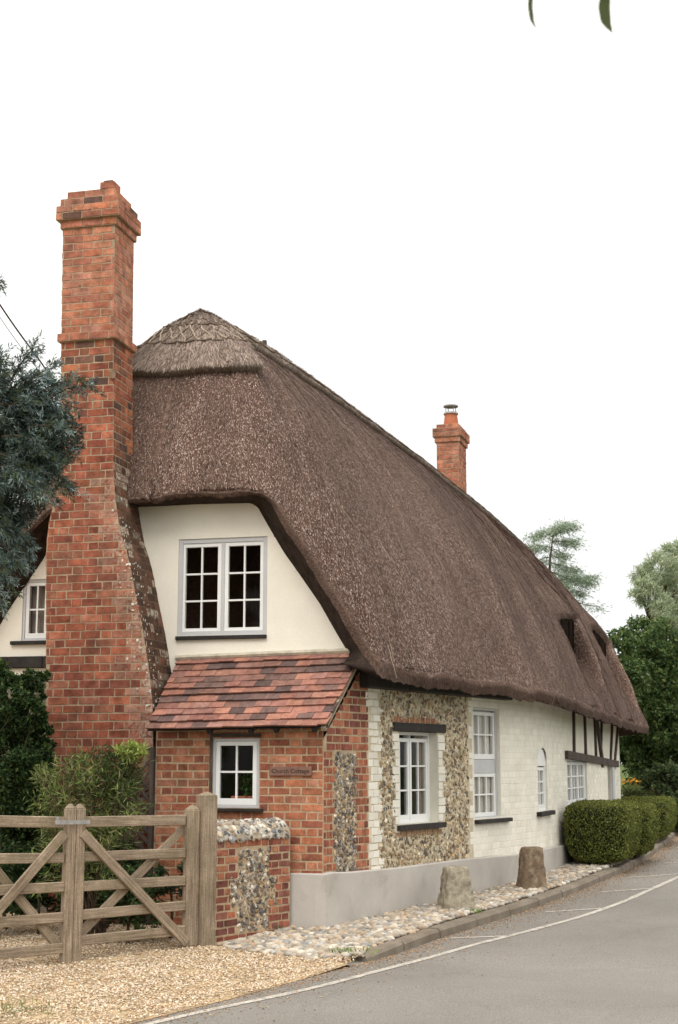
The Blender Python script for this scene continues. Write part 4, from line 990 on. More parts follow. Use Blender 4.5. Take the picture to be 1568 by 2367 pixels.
for p, q in (((485, 1388), (768, 1377)), ((940, 1264), (1205, 1246)), ((1205, 1168), (1460, 1150)), ((1335, 1100), (1600, 1080)), ((1460, 1033), (1700, 1022)), ((1480, 978), (1680, 970))):
    line([q5(*p), q5(*q)], .055, n=24)
# kerb of separate stones
kl = np.concatenate([GB[-1:, :2], KB[:, :2], np.array(ext)[:8, :2]]); l = np.concatenate([[0], np.cumsum(np.linalg.norm(np.diff(kl, axis=0), axis=1))])
kq = np.arange(0, l[-1], .1); KL = sm(np.stack([np.interp(kq, l, kl[:, 0]), np.interp(kq, l, kl[:, 1])], 1), 4, 2); t_ = np.gradient(KL, axis=0); t_ /= np.linalg.norm(t_, axis=1)[:, None]; kr = np.stack([t_[:, 1], -t_[:, 0]], 1)
mb = MB(); i = 0
while i < len(KL) - 10:
    j = min(i + 9, len(KL) - 1); rows = []; dz = random.uniform(-.006, .006); do = random.uniform(-.008, .008)
    for k in range(i, j + 1):
        e = .012 if k == i else (-.012 if k == j else 0); p = KL[k] + t_[k] * e + kr[k] * do; z = zg(*p); zr = z - drop(*p) - .03; zt = z + dz + .006
        rows.append([(*(p + kr[k] * .012), zr), (*(p + kr[k] * .004), zt - .025), (*(p - kr[k] * .02), zt), (*(p - kr[k] * .13), zt), (*(p - kr[k] * .135), zr)])
    V = np.array(rows).reshape(-1, 3); n = len(rows); mb.add(V, np.concatenate([gridf(n, 5, False)])); mb.add(rows[0], [[0, 1, 2, 3, 4]]); mb.add(rows[-1], [[4, 3, 2, 1, 0]]); i = j
st_(mb.build('kerb', M['kerb']))
# soil / gravel sheets
LOW = np.concatenate([ED[(tl < L[len(pre) + len(gb) + len(kb) + 2])]])
lat2 = np.array([.04, 0, -.3, -.8, -1.5, -2.5, -4, -6, -9, -13, -18]); tgL = np.array([-.80, .60])
Vg = LOW[:, None] + np.broadcast_to(tgL, (len(LOW), 1, 2)) * (-lat2[None, :, None])
kz = sstep(slope_r(LOW[:, 0], LOW[:, 1]), -1.75, -1.3)[:, None] * (lat2[None] > -.05) * -.16
Vg3 = np.concatenate([Vg, (zg(Vg[..., 0], Vg[..., 1]) + .004 + kz)[..., None]], -1)
mb = MB(); mb.add(Vg3.reshape(-1, 3), gridf(len(LOW), len(lat2), False)); st_(mb.build('drive', M['gravel_base'], None, smooth=True))
# cobbled strip
cob = [hit_ground(x, y)[:2] for x, y in ((494, 2189), (603, 2206), (736, 2220), (838, 2211))] + [p - r * .14 for p, r in zip(KL[4::6], kr[4::6])]
wl = [Fw(s, 0, .075)[:2] for s in np.arange(14, -.01, -.3)] + [Ff(.05, 0, .07)[:2], Ff(ul, 0, .07)[:2]]
cobp = np.array(cob[:-6] + wl)
c_in = np.array([hit_ground(x, y)[:2] for x, y in ((668, 2148), (492, 2188))])
cobp = np.concatenate([cobp, c_in])
mb = MB(); P = hexpts(cobp[:, 0].min(), cobp[:, 0].max(), cobp[:, 1].min(), cobp[:, 1].max(), .071, .22); P = P[inpoly(P, cobp)]
n = len(P); cen = np.concatenate([P, (zg(P[:, 0], P[:, 1]) + .012 + rng.uniform(-.006, .008, n))[:, None]], 1)
r = rng.uniform(.027, .047, (n, 1)) * rng.uniform(.85, 1.15, (n, 3)); r[:, 0] *= 1.2; r[:, 1] *= .8; r[:, 2] *= .62
CB = [(.40, .35, .28), (.33, .295, .25), (.45, .39, .32), (.27, .245, .215), (.42, .34, .25), (.52, .47, .40), (.35, .27, .20)]
blobs(mb, cen, r, np.array([1., 0, 0]), np.array([0, 1., 0]), Z3, pick(CB, n, .12), ICO1, .06)
st_(mb.build('cobbled_strip', M['cobble'], None, smooth=True))
# loose gravel
gp = np.concatenate([GB[:, :2], [hit_ground(838, 2211)[:2], hit_ground(736, 2220)[:2], hit_ground(603, 2206)[:2], hit_ground(494, 2189)[:2], (-1.4, 14.6), (-5.2, 15.4), (-5.4, 11.0), (-4.2, 8.6)]])
P = rng.uniform(gp.min(0), gp.max(0), (120000, 2)); P = P[inpoly(P, gp)]
edge_n = vnoise(P[:, 0], P[:, 1], .25, .25, 40); dens = np.clip(.75 + .35 * edge_n, .25, 1); P = P[rng.random(len(P)) < dens][:62000]
n = len(P); cen = np.concatenate([P, (zg(P[:, 0], P[:, 1]) + .006 + rng.uniform(0, .008, n))[:, None]], 1)
r = rng.uniform(.005, .0125, (n, 3)); r[:, 2] *= .7
GC = [(.50, .38, .26), (.57, .46, .33), (.43, .31, .20), (.62, .53, .41), (.35, .24, .15), (.53, .41, .28), (.66, .59, .49), (.28, .19, .125)]
mb = MB(); blobs(mb, cen, r, np.array([1., 0, 0]), np.array([0, 1., 0]), Z3, pick(GC, n, .12), OCT, .22); st_(mb.build('gravel', M['gravel']), 'stuff')
# stray stones and dry leaves swept along the road edge
mb = MB(); n = 15000; k = rng.integers(len(pre) * 1, int(len(ED) * .62), n); k = np.clip(k, int(np.searchsorted(tl, L[5])), len(ED) - 2)
off = rng.exponential(.12, n) * np.where(rng.random(n) < .25, 2.2, 1) + .015; P = ED[k] + rt_[k] * off[:, None] + tg[k] * rng.uniform(0, .25, (n, 1))
cen = np.concatenate([P, (zg(P[:, 0], P[:, 1]) - drop(P[:, 0], P[:, 1]) + .004)[:, None]], 1); r = rng.uniform(.003, .011, (n, 3)); r[:, 2] *= .5
blobs(mb, cen, r, np.array([1., 0, 0]), np.array([0, 1., 0]), Z3, pick([(.32, .22, .13), (.22, .14, .08), (.45, .34, .21), (.17, .11, .07), (.38, .20, .10)], n, .2), OCT, .25); st_(mb.build('road_grit', M['gravel']), 'stuff')
# ================================================================== GATE, POST, LOW WALL
hp = hit_ground(462, 2187); aD = math.radians(50); gd = np.array([-math.sin(aD), -math.cos(aD), 0]); gn = np.array([math.cos(aD), -math.sin(aD), 0])   # gn faces the road
Fgate = lambda u, z, d=0.: hp * np.array([1, 1, 0]) + gd * u + gn * d + Z3 * z
def gtp(x, y, d=0.): p = hit_plane(x, y, hp + gn * d, gn); return float(np.dot(p - hp, gd)), float(p[2])
def gbar(name, p, q, w, th, d, parent, bev=.006):
    mb = MB(); a, b = gtp(*p, d), gtp(*q, d); beam(mb, Fgate(*a, d), Fgate(*b, d), w, th, np.cross(np.array(Fgate(*b, d)) - Fgate(*a, d), gn)); return mb.build(name, M['oak'], parent, bevel=bev)
def vbar(name, x0, x1, ytop, ybot, d, th, parent, mat='oak', point=0.):
    u0, zt = gtp((x0 + x1) / 2, ytop, d); ua = gtp(x0, (ytop + ybot) / 2, d)[0]; ub = gtp(x1, (ytop + ybot) / 2, d)[0]; zb = gtp((x0 + x1) / 2, ybot, d)[1]; mb = MB(); w_ = abs(ua - ub); um = (ua + ub) / 2
    beam(mb, Fgate(um, zb, d), Fgate(um, zt - point, d), th, w_, gn)
    if point: beam(mb, Fgate(um, zt - point, d), Fgate(um, zt, d), th, w_, gn, taper=.35, uo=0)
    return mb.build(name, M[mat], parent, bevel=.006)
gA = root('garden_gate', tuple(Fgate(0, hp[2])), 'weathered five bar oak gate leaf hung on the tall post beside the flint wall', 'gate', 'pair of driveway gates')
gB = root('garden_gate', tuple(Fgate(2.7, hp[2] - .08)), 'five bar oak gate leaf cut off by the photo edge, carrying the metal latch bar', 'gate', 'pair of driveway gates')
vbar('stile', 427.5, 456, 1862, 2186, 0, .075, gA, point=.04); vbar('stile', 168.5, 190, 1858, 2226, 0, .075, gA, point=.04); vbar('stile', 147, 167.5, 1858, 2230, 0, .075, gB, point=.04)
for p, q in (((190, 1900), (428, 1895)), ((188, 1981), (428, 1971)), ((187, 2049), (428, 2035)), ((185, 2115), (428, 2093)), ((184, 2174), (428, 2150))):
    gbar('rail', p, q, .092 if p[1] < 1910 else .085, .035, .005, gA)
gbar('brace', (191, 1925), (432, 2180), .085, .03, .04, gA); gbar('brace', (428, 1912), (186, 2158), .08, .03, -.035, gA)
for ya, yb in ((1898, 1901), (1985, 1983), (2058, 2050), (2133, 2120), (2206, 2191)):
    gbar('rail', (-150, ya + (ya - yb) * .9), (148, yb), .095 if ya < 1910 else .085, .035, .005, gB)
gbar('brace', (150, 1926), (-52, 2160), .085, .03, .04, gB); gbar('brace', (-60, 1950), (138, 2190), .08, .03, -.035, gB)
mb = MB(); beam(mb, Fgate(*gtp(128, 1901, .07), .07), Fgate(*gtp(208, 1900, .07), .07), .035, .012, Z3); beam(mb, Fgate(*gtp(133, 1888, .05), .05), Fgate(*gtp(133, 1906, .05), .05), .025, .02, gn); mb.build('latch_bar', M['iron'], gB)
pst = root('gate_post', tuple(hp), 'square weathered oak gate post standing against the low flint wall', 'post')
a0 = gtp(457.5, 1990)[0]; a1 = gtp(489, 1990)[0]; um = (a0 + a1) / 2; ztp = gtp(470, 1830)[1]
mb = MB(); beam(mb, Fgate(um, hp[2] - .1, .02), Fgate(um, ztp - .035, .02), .14, abs(a0 - a1), gn); mb.build('shaft', M['oak'], pst, bevel=.008)
mb = MB(); beam(mb, Fgate(um, ztp - .035, .02), Fgate(um, ztp, .02), .14, abs(a0 - a1), gn, taper=.15, uo=.3); mb.build('cap', M['oak'], pst)
# low brick wall with a flint panel
q0 = hit_ground(491, 2180); q1 = hit_ground(670, 2149); wd = (q1 - q0) * np.array([1, 1, 0]); WLn = np.linalg.norm(wd); wd /= WLn; wn_ = np.array([wd[1], -wd[0], 0])
Fl = lambda u, z, d=0.: q0 * np.array([1, 1, 0]) + wd * u + wn_ * d + Z3 * z
lpx = lambda x, y: (lambda p: (float(np.dot(p - q0, wd)), float(p[2])))(hit_plane(x, y, q0, wn_))
zt0 = lpx(560, 1940)[1]; zcp = lpx(560, 1904)[1]
lwall = root('low_wall', tuple(q0), 'low brick garden wall with a panel of knapped flint and a rounded flint top', 'wall')
r4 = lambda x, y: lpx(306.2 + .3906 * x, 1454.7 + .3906 * y)
mb = MB(); fbox(mb, Fl, 0, WLn, -.15, zt0, -.20, 0, MORT)
pan = [r4(*p) for p in ((622, 1790), (622, 1640), (582, 1640), (582, 1470), (626, 1470), (630, 1300), (806, 1300), (806, 1450), (846, 1450), (846, 1610), (806, 1610), (803, 1780))]
pz = [p[1] for p in pan]; 
def lspan(z):
    if z < pan[0][1] + .01 or z > pan[6][1]: return (.0, WLn)
    wide = pan[1][1] < z < pan[3][1]; wide2 = pan[9][1] < z < pan[7][1]
    return [(.0, pan[2][0] if wide else pan[0][0]), (pan[8][0] if wide2 else pan[6][0], WLn)]
LB = palette([(.27, .085, .055), (.22, .07, .05), (.33, .11, .06), (.17, .06, .045), (.27, .11, .08), (.38, .15, .075)], .12)
bricks(mb, Fl, lspan, -.12, zt0 - .005, .074, .20, LB, .005, .014, 'flemish', m=1, jit=.004)
flints(mb, Fl, pan, .043, (.016, .029), .6, m=2, corep=.6)
lw_o = mb.build('brickwork', [LM, M['brick'], M['flint']], lwall)
mb = MB(); n = 14; prof_ = [(-.05 + .16 - .16 * math.cos(t) , .17 * math.sin(t) ** .8) for t in np.linspace(0, math.pi, n)]
Fcp = lambda u, a, d=0.: Fl(u, zt0 + (.02 + (zcp - zt0)) * math.sin(a), .02 - .15 + .15 * math.cos(a)) + (Z3 * math.sin(a) + wn_ * math.cos(a)) * d
rows = [[Fcp(u, a) for a in np.linspace(0, math.pi, 12)] for u in np.linspace(-.0, WLn - .02, 10)]
mb.add(np.array(rows).reshape(-1, 3), gridf(10, 12, False), (.42, .36, .28)); mb.add(rows[0], [list(range(12))], (.42, .36, .28))
P = hexpts(-.04, WLn - .03, .05, 2.2, .062, .25); P[:, 1] = P[:, 1]
Pn = []
for u in np.arange(.01, WLn - .02, .058):
    for a in np.arange(.05, 2.6, .33): Pn.append((u + random.uniform(-.018, .018), a + random.uniform(-.09, .09)))
cen = np.array([Fcp(u, a, -.004) for u, a in Pn]); Nn = np.array([Z3 * math.sin(a) + wn_ * math.cos(a) for u, a in Pn]); Bn = np.cross(Nn, wd); n = len(Pn)
r = rng.uniform(.022, .036, (n, 3)); r[:, 2] *= .7
blobs(mb, cen, r, wd, Bn, Nn, pick([(.55, .50, .42), (.42, .39, .35), (.30, .28, .26), (.62, .58, .5), (.36, .28, .2)], n), ICO1, .16, (pick([(.07, .07, .075), (.16, .155, .15)], n), rng.random(n) < .35), 1)
mb.build('coping', [LM, M['flint']], lwall)
# ------------------------------------------------------------------ standing stones on the cobbles
def stone(xb0, xb1, ybase, xt0, xt1, ytop, label, cc, seed):
    g = hit_ground((xb0 + xb1) / 2, ybase - 10); d = ray((xb0 + xb1) / 2, ybase); Y = g[1]
    p0, p1 = at_depth(xb0, ybase, Y), at_depth(xb1, ybase, Y); t0, t1 = at_depth(xt0, ytop, Y), at_depth(xt1, ytop, Y)
    cb = (p0 + p1) / 2; wb = (p1 - p0)[0] * .47; wt = (t1 - t0)[0] * .46; H = t0[2] - g[2]; dxt = ((t0 + t1) / 2 - cb)[0]
    c = np.array([cb[0], Y + .02, g[2]])
    nz, na = 36, 40; V = []; uv = []
    for i in range(nz + 6):
        f = min(i / nz, 1); z = f * H; k = 1.
        if i > nz - 4: q = (i - nz + 4) / 9; k = max(1 - q ** 4, 0) ** .5; z = H * (1 - 4 / nz) + .05 * math.sin(q * 1.5)
        for a in np.linspace(0, 2 * np.pi, na, endpoint=False):
            rr = (wb + (wt - wb) * f) / (abs(math.cos(a)) ** 6 + abs(math.sin(a)) ** 6) ** (1 / 6)
            V.append((rr * k, a + .25, z, f))
    V = np.array(V); nn = .006 * vnoise(V[:, 1] * 1.2, V[:, 2], .45, .12, seed) + .005 * vnoise(V[:, 1] * 1.2, V[:, 2], .15, .05, seed + 1) + .004 * vnoise(V[:, 1] * 1.2, V[:, 2], .06, .025, seed + 2)
    R_ = V[:, 0] + nn * np.clip(V[:, 0] / .1, 0, 1); XYZ = np.stack([R_ * np.cos(V[:, 1]) + V[:, 3] * dxt, R_ * np.sin(V[:, 1]), V[:, 2] - .02 + nn * .5], 1) + c
    mb = MB(); mb.add(XYZ, gridf(nz + 6, na), np.array(cc) * (1 + 14 * nn[:, None])); k = mb.n
    mb.add(XYZ[-na:], [list(range(na))], cc)
    return tag(mb.build('standing_stone', M['stone'], None, smooth=True, loc=c), label, 'stone')
stone(1015, 1099, 2112, 1026, 1080, 1998, 'pale grey tapered standing stone on the cobbles below the tall sash window', (.33, .29, .22), 50)
stone(1197, 1262, 2066, 1207, 1252, 1952, 'dark brown lichened standing stone on the cobbles below the narrow arched window', (.20, .145, .10), 60)

# ================================================================== GREENERY
def leaves(mb, P, size, asp, pal, droop=0., N=None, flat=0., D=None, djit=.6, cj=.22):
    n = len(P); nr = rng.standard_normal((n, 3)) if N is None else N + flat * rng.standard_normal((n, 3))
    nr /= np.linalg.norm(nr, axis=1)[:, None] + 1e-9
    d = rng.standard_normal((n, 3)) if D is None else D + djit * rng.standard_normal((n, 3)); d[:, 2] -= droop
    d -= nr * np.sum(d * nr, 1)[:, None]; d /= np.linalg.norm(d, axis=1)[:, None] + 1e-9
    s = np.cross(nr, d); L = size * rng.uniform(.6, 1.3, (n, 1)); W = L * asp * rng.uniform(.8, 1.2, (n, 1))
    fold = nr * W * .25
    v = np.stack([P, P + d * L * .45 + s * W * .5 + fold, P + d * L, P + d * L * .45 - s * W * .5 + fold], 1)
    c = pick(pal, n, cj); mb.add(v.reshape(-1, 3), np.arange(4 * n).reshape(n, 4), np.repeat(c, 4, 0))
def ball(n, c, r, shell=.5):
    v = rng.standard_normal((n, 3)); v /= np.linalg.norm(v, axis=1)[:, None]; q = rng.random((n, 1)) ** (1 / 3.); q = shell + (1 - shell) * q; return np.asarray(c) + v * q * np.asarray(r)
def branchy(mb, p0, p1, r0, r1, wob, n=8, col_=(.09, .065, .045)):
    t = np.linspace(0, 1, n)[:, None]; P = np.asarray(p0) + (np.asarray(p1) - p0) * t + wob * np.sin(t * 3.1) * rng.standard_normal(3); tube(mb, P, np.linspace(r0, r1, n), 7, col_); return P
GREEN = [(.045, .085, .022), (.06, .11, .028), (.035, .065, .018), (.08, .13, .035), (.05, .09, .02)]
DKGR = [(.022, .045, .014), (.032, .06, .018), (.045, .08, .022), (.018, .035, .012), (.06, .095, .03)]
def tree(name, base, height, clumps, nleaf, lsize, asp, pal, label, cat='tree', limbs=True, trunk_r=.18, group=None, droop=0., shell=.35):
    """clumps: list of (centre, radii); trunk and limbs reach each clump"""
    base = np.asarray(base, float); rt = root(name, tuple(base), label, cat, group)
    mb = MB(); top = base + Z3 * height; branchy(mb, base - Z3 * .2, top, trunk_r, trunk_r * .35, .1)
    for c, r in clumps:
        c = np.asarray(c); h0 = base + (top - base) * min(.95, max(.3, (c[2] - base[2]) / height * .7)); branchy(mb, h0, c, trunk_r * .35, trunk_r * .06, .15, 6)
    mb.build('trunk', M['bark'], rt, smooth=True)
    mb = MB(); vol = np.array([np.prod(r) ** (2 / 3) for c, r in clumps]); vol /= vol.sum()
    for (c, r), f in zip(clumps, vol):
        k = int(nleaf * f); sub = max(4, int(k / 90)); sc_ = ball(sub, c, np.asarray(r) * .92, shell); per = k // sub
        for s in sc_: leaves(mb, ball(per, s, np.asarray(r).mean() * rng.uniform(.18, .34), .1), lsize, asp, pal, droop)
    mb.build('crown', M['leaf'], rt); return rt
def clump_px(L, Y, jit=.6):
    """crown lobes given as (x, y, radius) seen at distance Y"""
    o = []
    for x, y, r in L:
        p = at_depth(x, y, Y + random.uniform(-jit, jit)); rr = r * Y / 3339; o.append((p, np.array([rr, rr * 1.0, rr])))
    return o
# right background
def gb_(x, Y): p = at_depth(x, 1800, Y); return np.array([p[0], Y, zg(p[0], Y) - .1])
cl = clump_px([(1435, 1500, 45), (1480, 1480, 60), (1540, 1490, 60), (1440, 1580, 60), (1500, 1570, 75), (1570, 1560, 70), (1480, 1660, 80), (1560, 1660, 80), (1445, 1700, 60), (1520, 1740, 80), (1600, 1740, 80), (1470, 1760, 55), (1640, 1600, 90), (1400, 1640, 50)], 36, 2)
tree('dark_tree', gb_(1520, 37), 4.0, cl, 60000, .10, .55, [(.05, .095, .028), (.075, .13, .036), (.11, .17, .05), (.04, .075, .024), (.15, .19, .06)], 'broad dark green tree filling the space beyond the far end of the cottage', trunk_r=.3)
cl = clump_px([(1490, 1330, 32), (1530, 1310, 40), (1568, 1330, 45), (1500, 1370, 34), (1545, 1370, 40), (1590, 1300, 50), (1475, 1360, 22), (1560, 1280, 30), (1530, 1400, 30), (1610, 1380, 45)], 46, 1.5)
tree('willow_tree', gb_(1530, 46), 5.2, cl, 24000, .20, .10, [(.42, .47, .31), (.34, .40, .25), (.50, .54, .39), (.27, .33, .19)], 'pale silvery pollard willow rising over the dark tree', trunk_r=.35, droop=.3, shell=.2)
cl = clump_px([(1540, 1440, 34), (1590, 1450, 45), (1570, 1420, 30)], 41, 1)
tree('silver_bush', gb_(1575, 41), 5.5, cl, 7000, .14, .18, [(.28, .32, .20), (.22, .27, .15)], 'pale grey green tree low between the willow and the dark tree', trunk_r=.15)
# feathery cedar behind the roof
bc = gb_(1265, 48); rt = root('cedar_tree', tuple(bc), 'thin feathery cedar showing above the thatch beyond the roof ridge', 'tree')
mb = MB(); P = [at_depth(x, y, 48) for x, y in ((1265, 1800), (1268, 1400), (1272, 1290), (1282, 1215))]; tube(mb, P, [.12, .06, .04, .01], 7, (.12, .1, .08)); ml = MB()
CE = [(.25, .31, .22), (.20, .26, .17), (.32, .38, .28), (.16, .21, .13)]
for (x0, y0), (x1, y1), n in (((1278, 1225), (1330, 1212), 900), ((1278, 1222), (1232, 1240), 800), ((1275, 1250), (1335, 1250), 900), ((1272, 1265), (1215, 1265), 800), ((1270, 1300), (1335, 1318), 900), ((1270, 1320), (1365, 1345), 1200), ((1268, 1345), (1380, 1332), 1000), ((1268, 1360), (1350, 1370), 800), ((1268, 1380), (1330, 1400), 500), ((1268, 1380), (1392, 1403), 350), ((1272, 1290), (1225, 1310), 600), ((1274, 1275), (1310, 1285), 600), ((1270, 1340), (1310, 1350), 700), ((1276, 1240), (1300, 1205), 500)):
    dq = random.uniform(-1.5, 1.5); a, b = at_depth(x0, y0, 48), at_depth(x1, y1, 48 + dq); br = branchy(mb, a, b, .022, .006, .1, 7, (.12, .1, .08))
    t = rng.random(n) ** .7; P = a + (b - a) * t[:, None] + rng.standard_normal((n, 3)) * np.array([.14, .2, .07]); P[:, 2] -= rng.exponential(.10, n) * t; 
    leaves(ml, P, .15, .14, CE, .5, D=np.broadcast_to((b - a) / np.linalg.norm(b - a), (n, 3)), djit=.8)
mb.build('trunk', M['bark'], rt); ml.build('crown', M['leaf'], rt)
# shrub at the far right
tree('laurel_shrub', gb_(1545, 31), 1.4, clump_px([(1500, 1800, 22), (1530, 1800, 32), (1560, 1810, 40), (1545, 1850, 50), (1590, 1860, 60), (1560, 1890, 30), (1610, 1810, 50)], 31, .6), 12000, .10, .4, [(.05, .075, .03), (.07, .105, .04), (.035, .055, .02), (.095, .13, .05)], 'mid green shrub beyond the clipped hedges at the photo edge', 'shrub', trunk_r=.06)
# clipped hedges
HG = [(.125, .15, .032), (.17, .19, .042), (.08, .10, .024), (.23, .245, .058), (.13, .135, .034)]
def hedge(c0, ax, Lh, W, H, label, n, z0=.0, gap=.07, name='box_hedge', pal=HG):
    ax = np.array([math.sin(ax), math.cos(ax), 0]); sd = np.array([ax[1], -ax[0], 0]); c0 = np.asarray(c0, float)
    rt = root(name, tuple(c0), label, 'hedge', 'clipped hedges along the road')
    def surf(u, v, w_):                                       # unit cube point -> rounded, slightly lumpy hedge
        P = np.stack([u, v, w_], -1) * 2 - 1; ex = 7.; k = (np.abs(P) ** ex).sum(-1) ** (1 / ex); mx_ = np.abs(P).max(-1); P = P * (mx_ / np.maximum(k, 1e-6))[..., None]
        lump = 1 + .025 * vnoise(P[..., 0] * Lh + P[..., 2] * 2, P[..., 1] * W * 2 + P[..., 2] * 3, .35, .35, int(Lh * 100)); P = P * lump[..., None]
        t = 1 - .26 * np.clip(-P[..., 2], 0, 1) ** 1.5
        return c0 + ax * (P[..., :1] * .5 + .5) * Lh + sd * P[..., 1:2] * W / 2 * t[..., None] + Z3 * ((P[..., 2:] * .5 + .5) * (H - gap) + gap)
    f = rng.integers(0, 6, n); u, v = rng.random(n), rng.random(n); A = np.array([W * H, W * H, Lh * H, Lh * H, Lh * W, Lh * W]); f = rng.choice(6, n, p=A / A.sum())
    q = np.where((f == 0)[:, None], np.stack([0 * u, u, v], 1), 0.) + np.where((f == 1)[:, None], np.stack([0 * u + 1, u, v], 1), 0.) + np.where((f == 2)[:, None], np.stack([u, 0 * u, v], 1), 0.) + np.where((f == 3)[:, None], np.stack([u, 0 * u + 1, v], 1), 0.) + np.where((f == 4)[:, None], np.stack([u, v, 0 * u], 1), 0.) + np.where((f == 5)[:, None], np.stack([u, v, 0 * u + 1], 1), 0.)
    dep = rng.exponential(.035, n) * .6; qq = .5 + (q - .5) * (1 - dep[:, None] * 1.2)
    P = surf(qq[:, 0], qq[:, 1], qq[:, 2]); Q = surf(*(.5 + (q - .5) * .9).T); out = P - Q; out /= np.linalg.norm(out, axis=1)[:, None] + 1e-9
    mb = MB(); leaves(mb, P, .032, .5, pal, 0, N=out, flat=.9, D=out * .7 + Z3 * .3, djit=.6, cj=.25)
    mb.build('foliage', M['leaf'], rt)
    g = np.linspace(0, 1, 14); mb = MB()
    for k in range(3):
        for e in (0., 1.):
            a, b = np.meshgrid(g, g); pr = [a, b]; pr.insert(k, 0 * a + e); Pq = [.5 + (x_ - .5) * .90 for x_ in pr]; mb.add(surf(*Pq).reshape(-1, 3), gridf(14, 14, False))
    mb.build('inner_twigs', M['hedge_core'], rt, smooth=True)
    for i in range(max(2, int(Lh / .45))):
        b = c0 + ax * (.25 + i * .45) + sd * random.uniform(-.15, .15); mb = MB(); branchy(mb, b - Z3 * .05, b + Z3 * .35, .03, .02, .03, 4); mb.build('stem', M['bark'], rt)
    return rt
h0 = hit_ground(1385, 2012); hd = math.radians(19)
p1 = hit_ground(1352, 2008); d1 = ray(1312, 1900)
hedge(p1 + np.array([.18, .12, 0]), hd, 1.62, .92, .87, 'nearest clipped box hedge, standing beside the kerb in front of the timber framed end', 26000)
hb_ = p1 + np.array([.18, .12, 0]) + np.array([math.sin(hd), math.cos(hd), 0]) * 1.74 + np.array([.10, 0, 0]); hedge(hb_, hd, 1.40, .86, .80, 'middle clipped box hedge, touching the back of the nearest one beside the kerb', 24000)
p2 = hit_ground(1470, 1962)
hedge(p2 + np.array([.42, 1.5, 0]), math.radians(17), 2.6, .95, .78, 'farthest of the three kerbside box hedges, half hidden behind the middle one', 22000)
p3 = at_depth(1440, 1850, 33.); p3[2] = zg(p3[0], p3[1])
hedge(p3, math.radians(80), 2.1, .8, at_depth(1440, 1816, 33)[2] - p3[2], 'pale topped low hedge across the garden behind the two kerbside hedges', 12000, pal=[(.10, .13, .03), (.13, .16, .045), (.08, .10, .025), (.16, .19, .06)])
p4 = at_depth(1500, 1850, 35.); p4[2] = zg(p4[0], p4[1])
hedge(p4, math.radians(80), 1.6, .7, at_depth(1500, 1818, 35)[2] - p4[2], 'dark low hedge farthest down the road beside the mid green shrub', 8000)
fl = at_depth(1458, 1809, 34.2); rt = root('marigold_plant', (fl[0], fl[1], zg(fl[0], fl[1])), 'orange flowers peeping over the pale topped hedge', 'flowers')
mb = MB(); leaves(mb, ball(26, fl, (.28, .2, .10), .2), .07, .9, [(.75, .28, .02), (.8, .36, .03)], 0); mb.build('blossoms', M['leaf'], rt)
mb = MB(); leaves(mb, ball(500, fl - Z3 * .35, (.3, .25, .4), .1), .08, .4, GREEN); mb.build('foliage', M['leaf'], rt)

# left side: blue cypress reaching in from outside the frame
YB = 12.4; bt = at_depth(-260, 1800, YB); bt[2] = zg(bt[0], bt[1]); rt = root('cypress_tree', tuple(bt), 'blue grey cypress whose drooping sprays hang in front of the big chimney', 'tree')
mb = MB(); ml = MB(); tube(mb, [bt - Z3 * .2, bt + Z3 * 2, bt + Z3 * 5, bt + Z3 * 8.2], [.2, .17, .1, .02], 9)
BL = [(.13, .185, .175), (.18, .24, .23), (.09, .135, .115), (.26, .33, .32), (.10, .13, .075), (.06, .09, .07), (.08, .105, .055)]
def spray(tip, org, n, wdt, seed=0):
    """a drooping spray: plumes of scale leaves along a curved twig"""
    a, b = np.asarray(org), np.asarray(tip); L = np.linalg.norm(b - a); ax = (b - a) / L
    t = np.linspace(0, 1, 7)[:, None]; curve = a + (b - a) * t + Z3 * (.10 * L * np.sin(t * np.pi)); tube(mb, curve, np.linspace(.012, .003, 7), 5, (.12, .085, .06))
    ns = 30
    for s in rng.random(ns):
        p = a + (b - a) * s + Z3 * .10 * L * math.sin(s * np.pi); d = ax * .9 + rng.standard_normal(3) * .55; d[2] -= .12; d /= np.linalg.norm(d); l = wdt * (1.1 - .5 * s) * random.uniform(.5, 1.1)
        k = n // ns; q = rng.random((k, 1)); P = p + d * l * q + rng.standard_normal((k, 3)) * .016 * (1.25 - q) - Z3 * .16 * l * q ** 2
        base_ = pick(BL, 1, .2)[0] * random.choice((.5, .75, 1., 1.25)); pl = np.stack([base_, base_ * 1.25, base_ * .75]); leaves(ml, P, .052, .17, pl, .15, D=np.broadcast_to(d - Z3 * .15, (k, 3)), djit=.33, cj=.12)
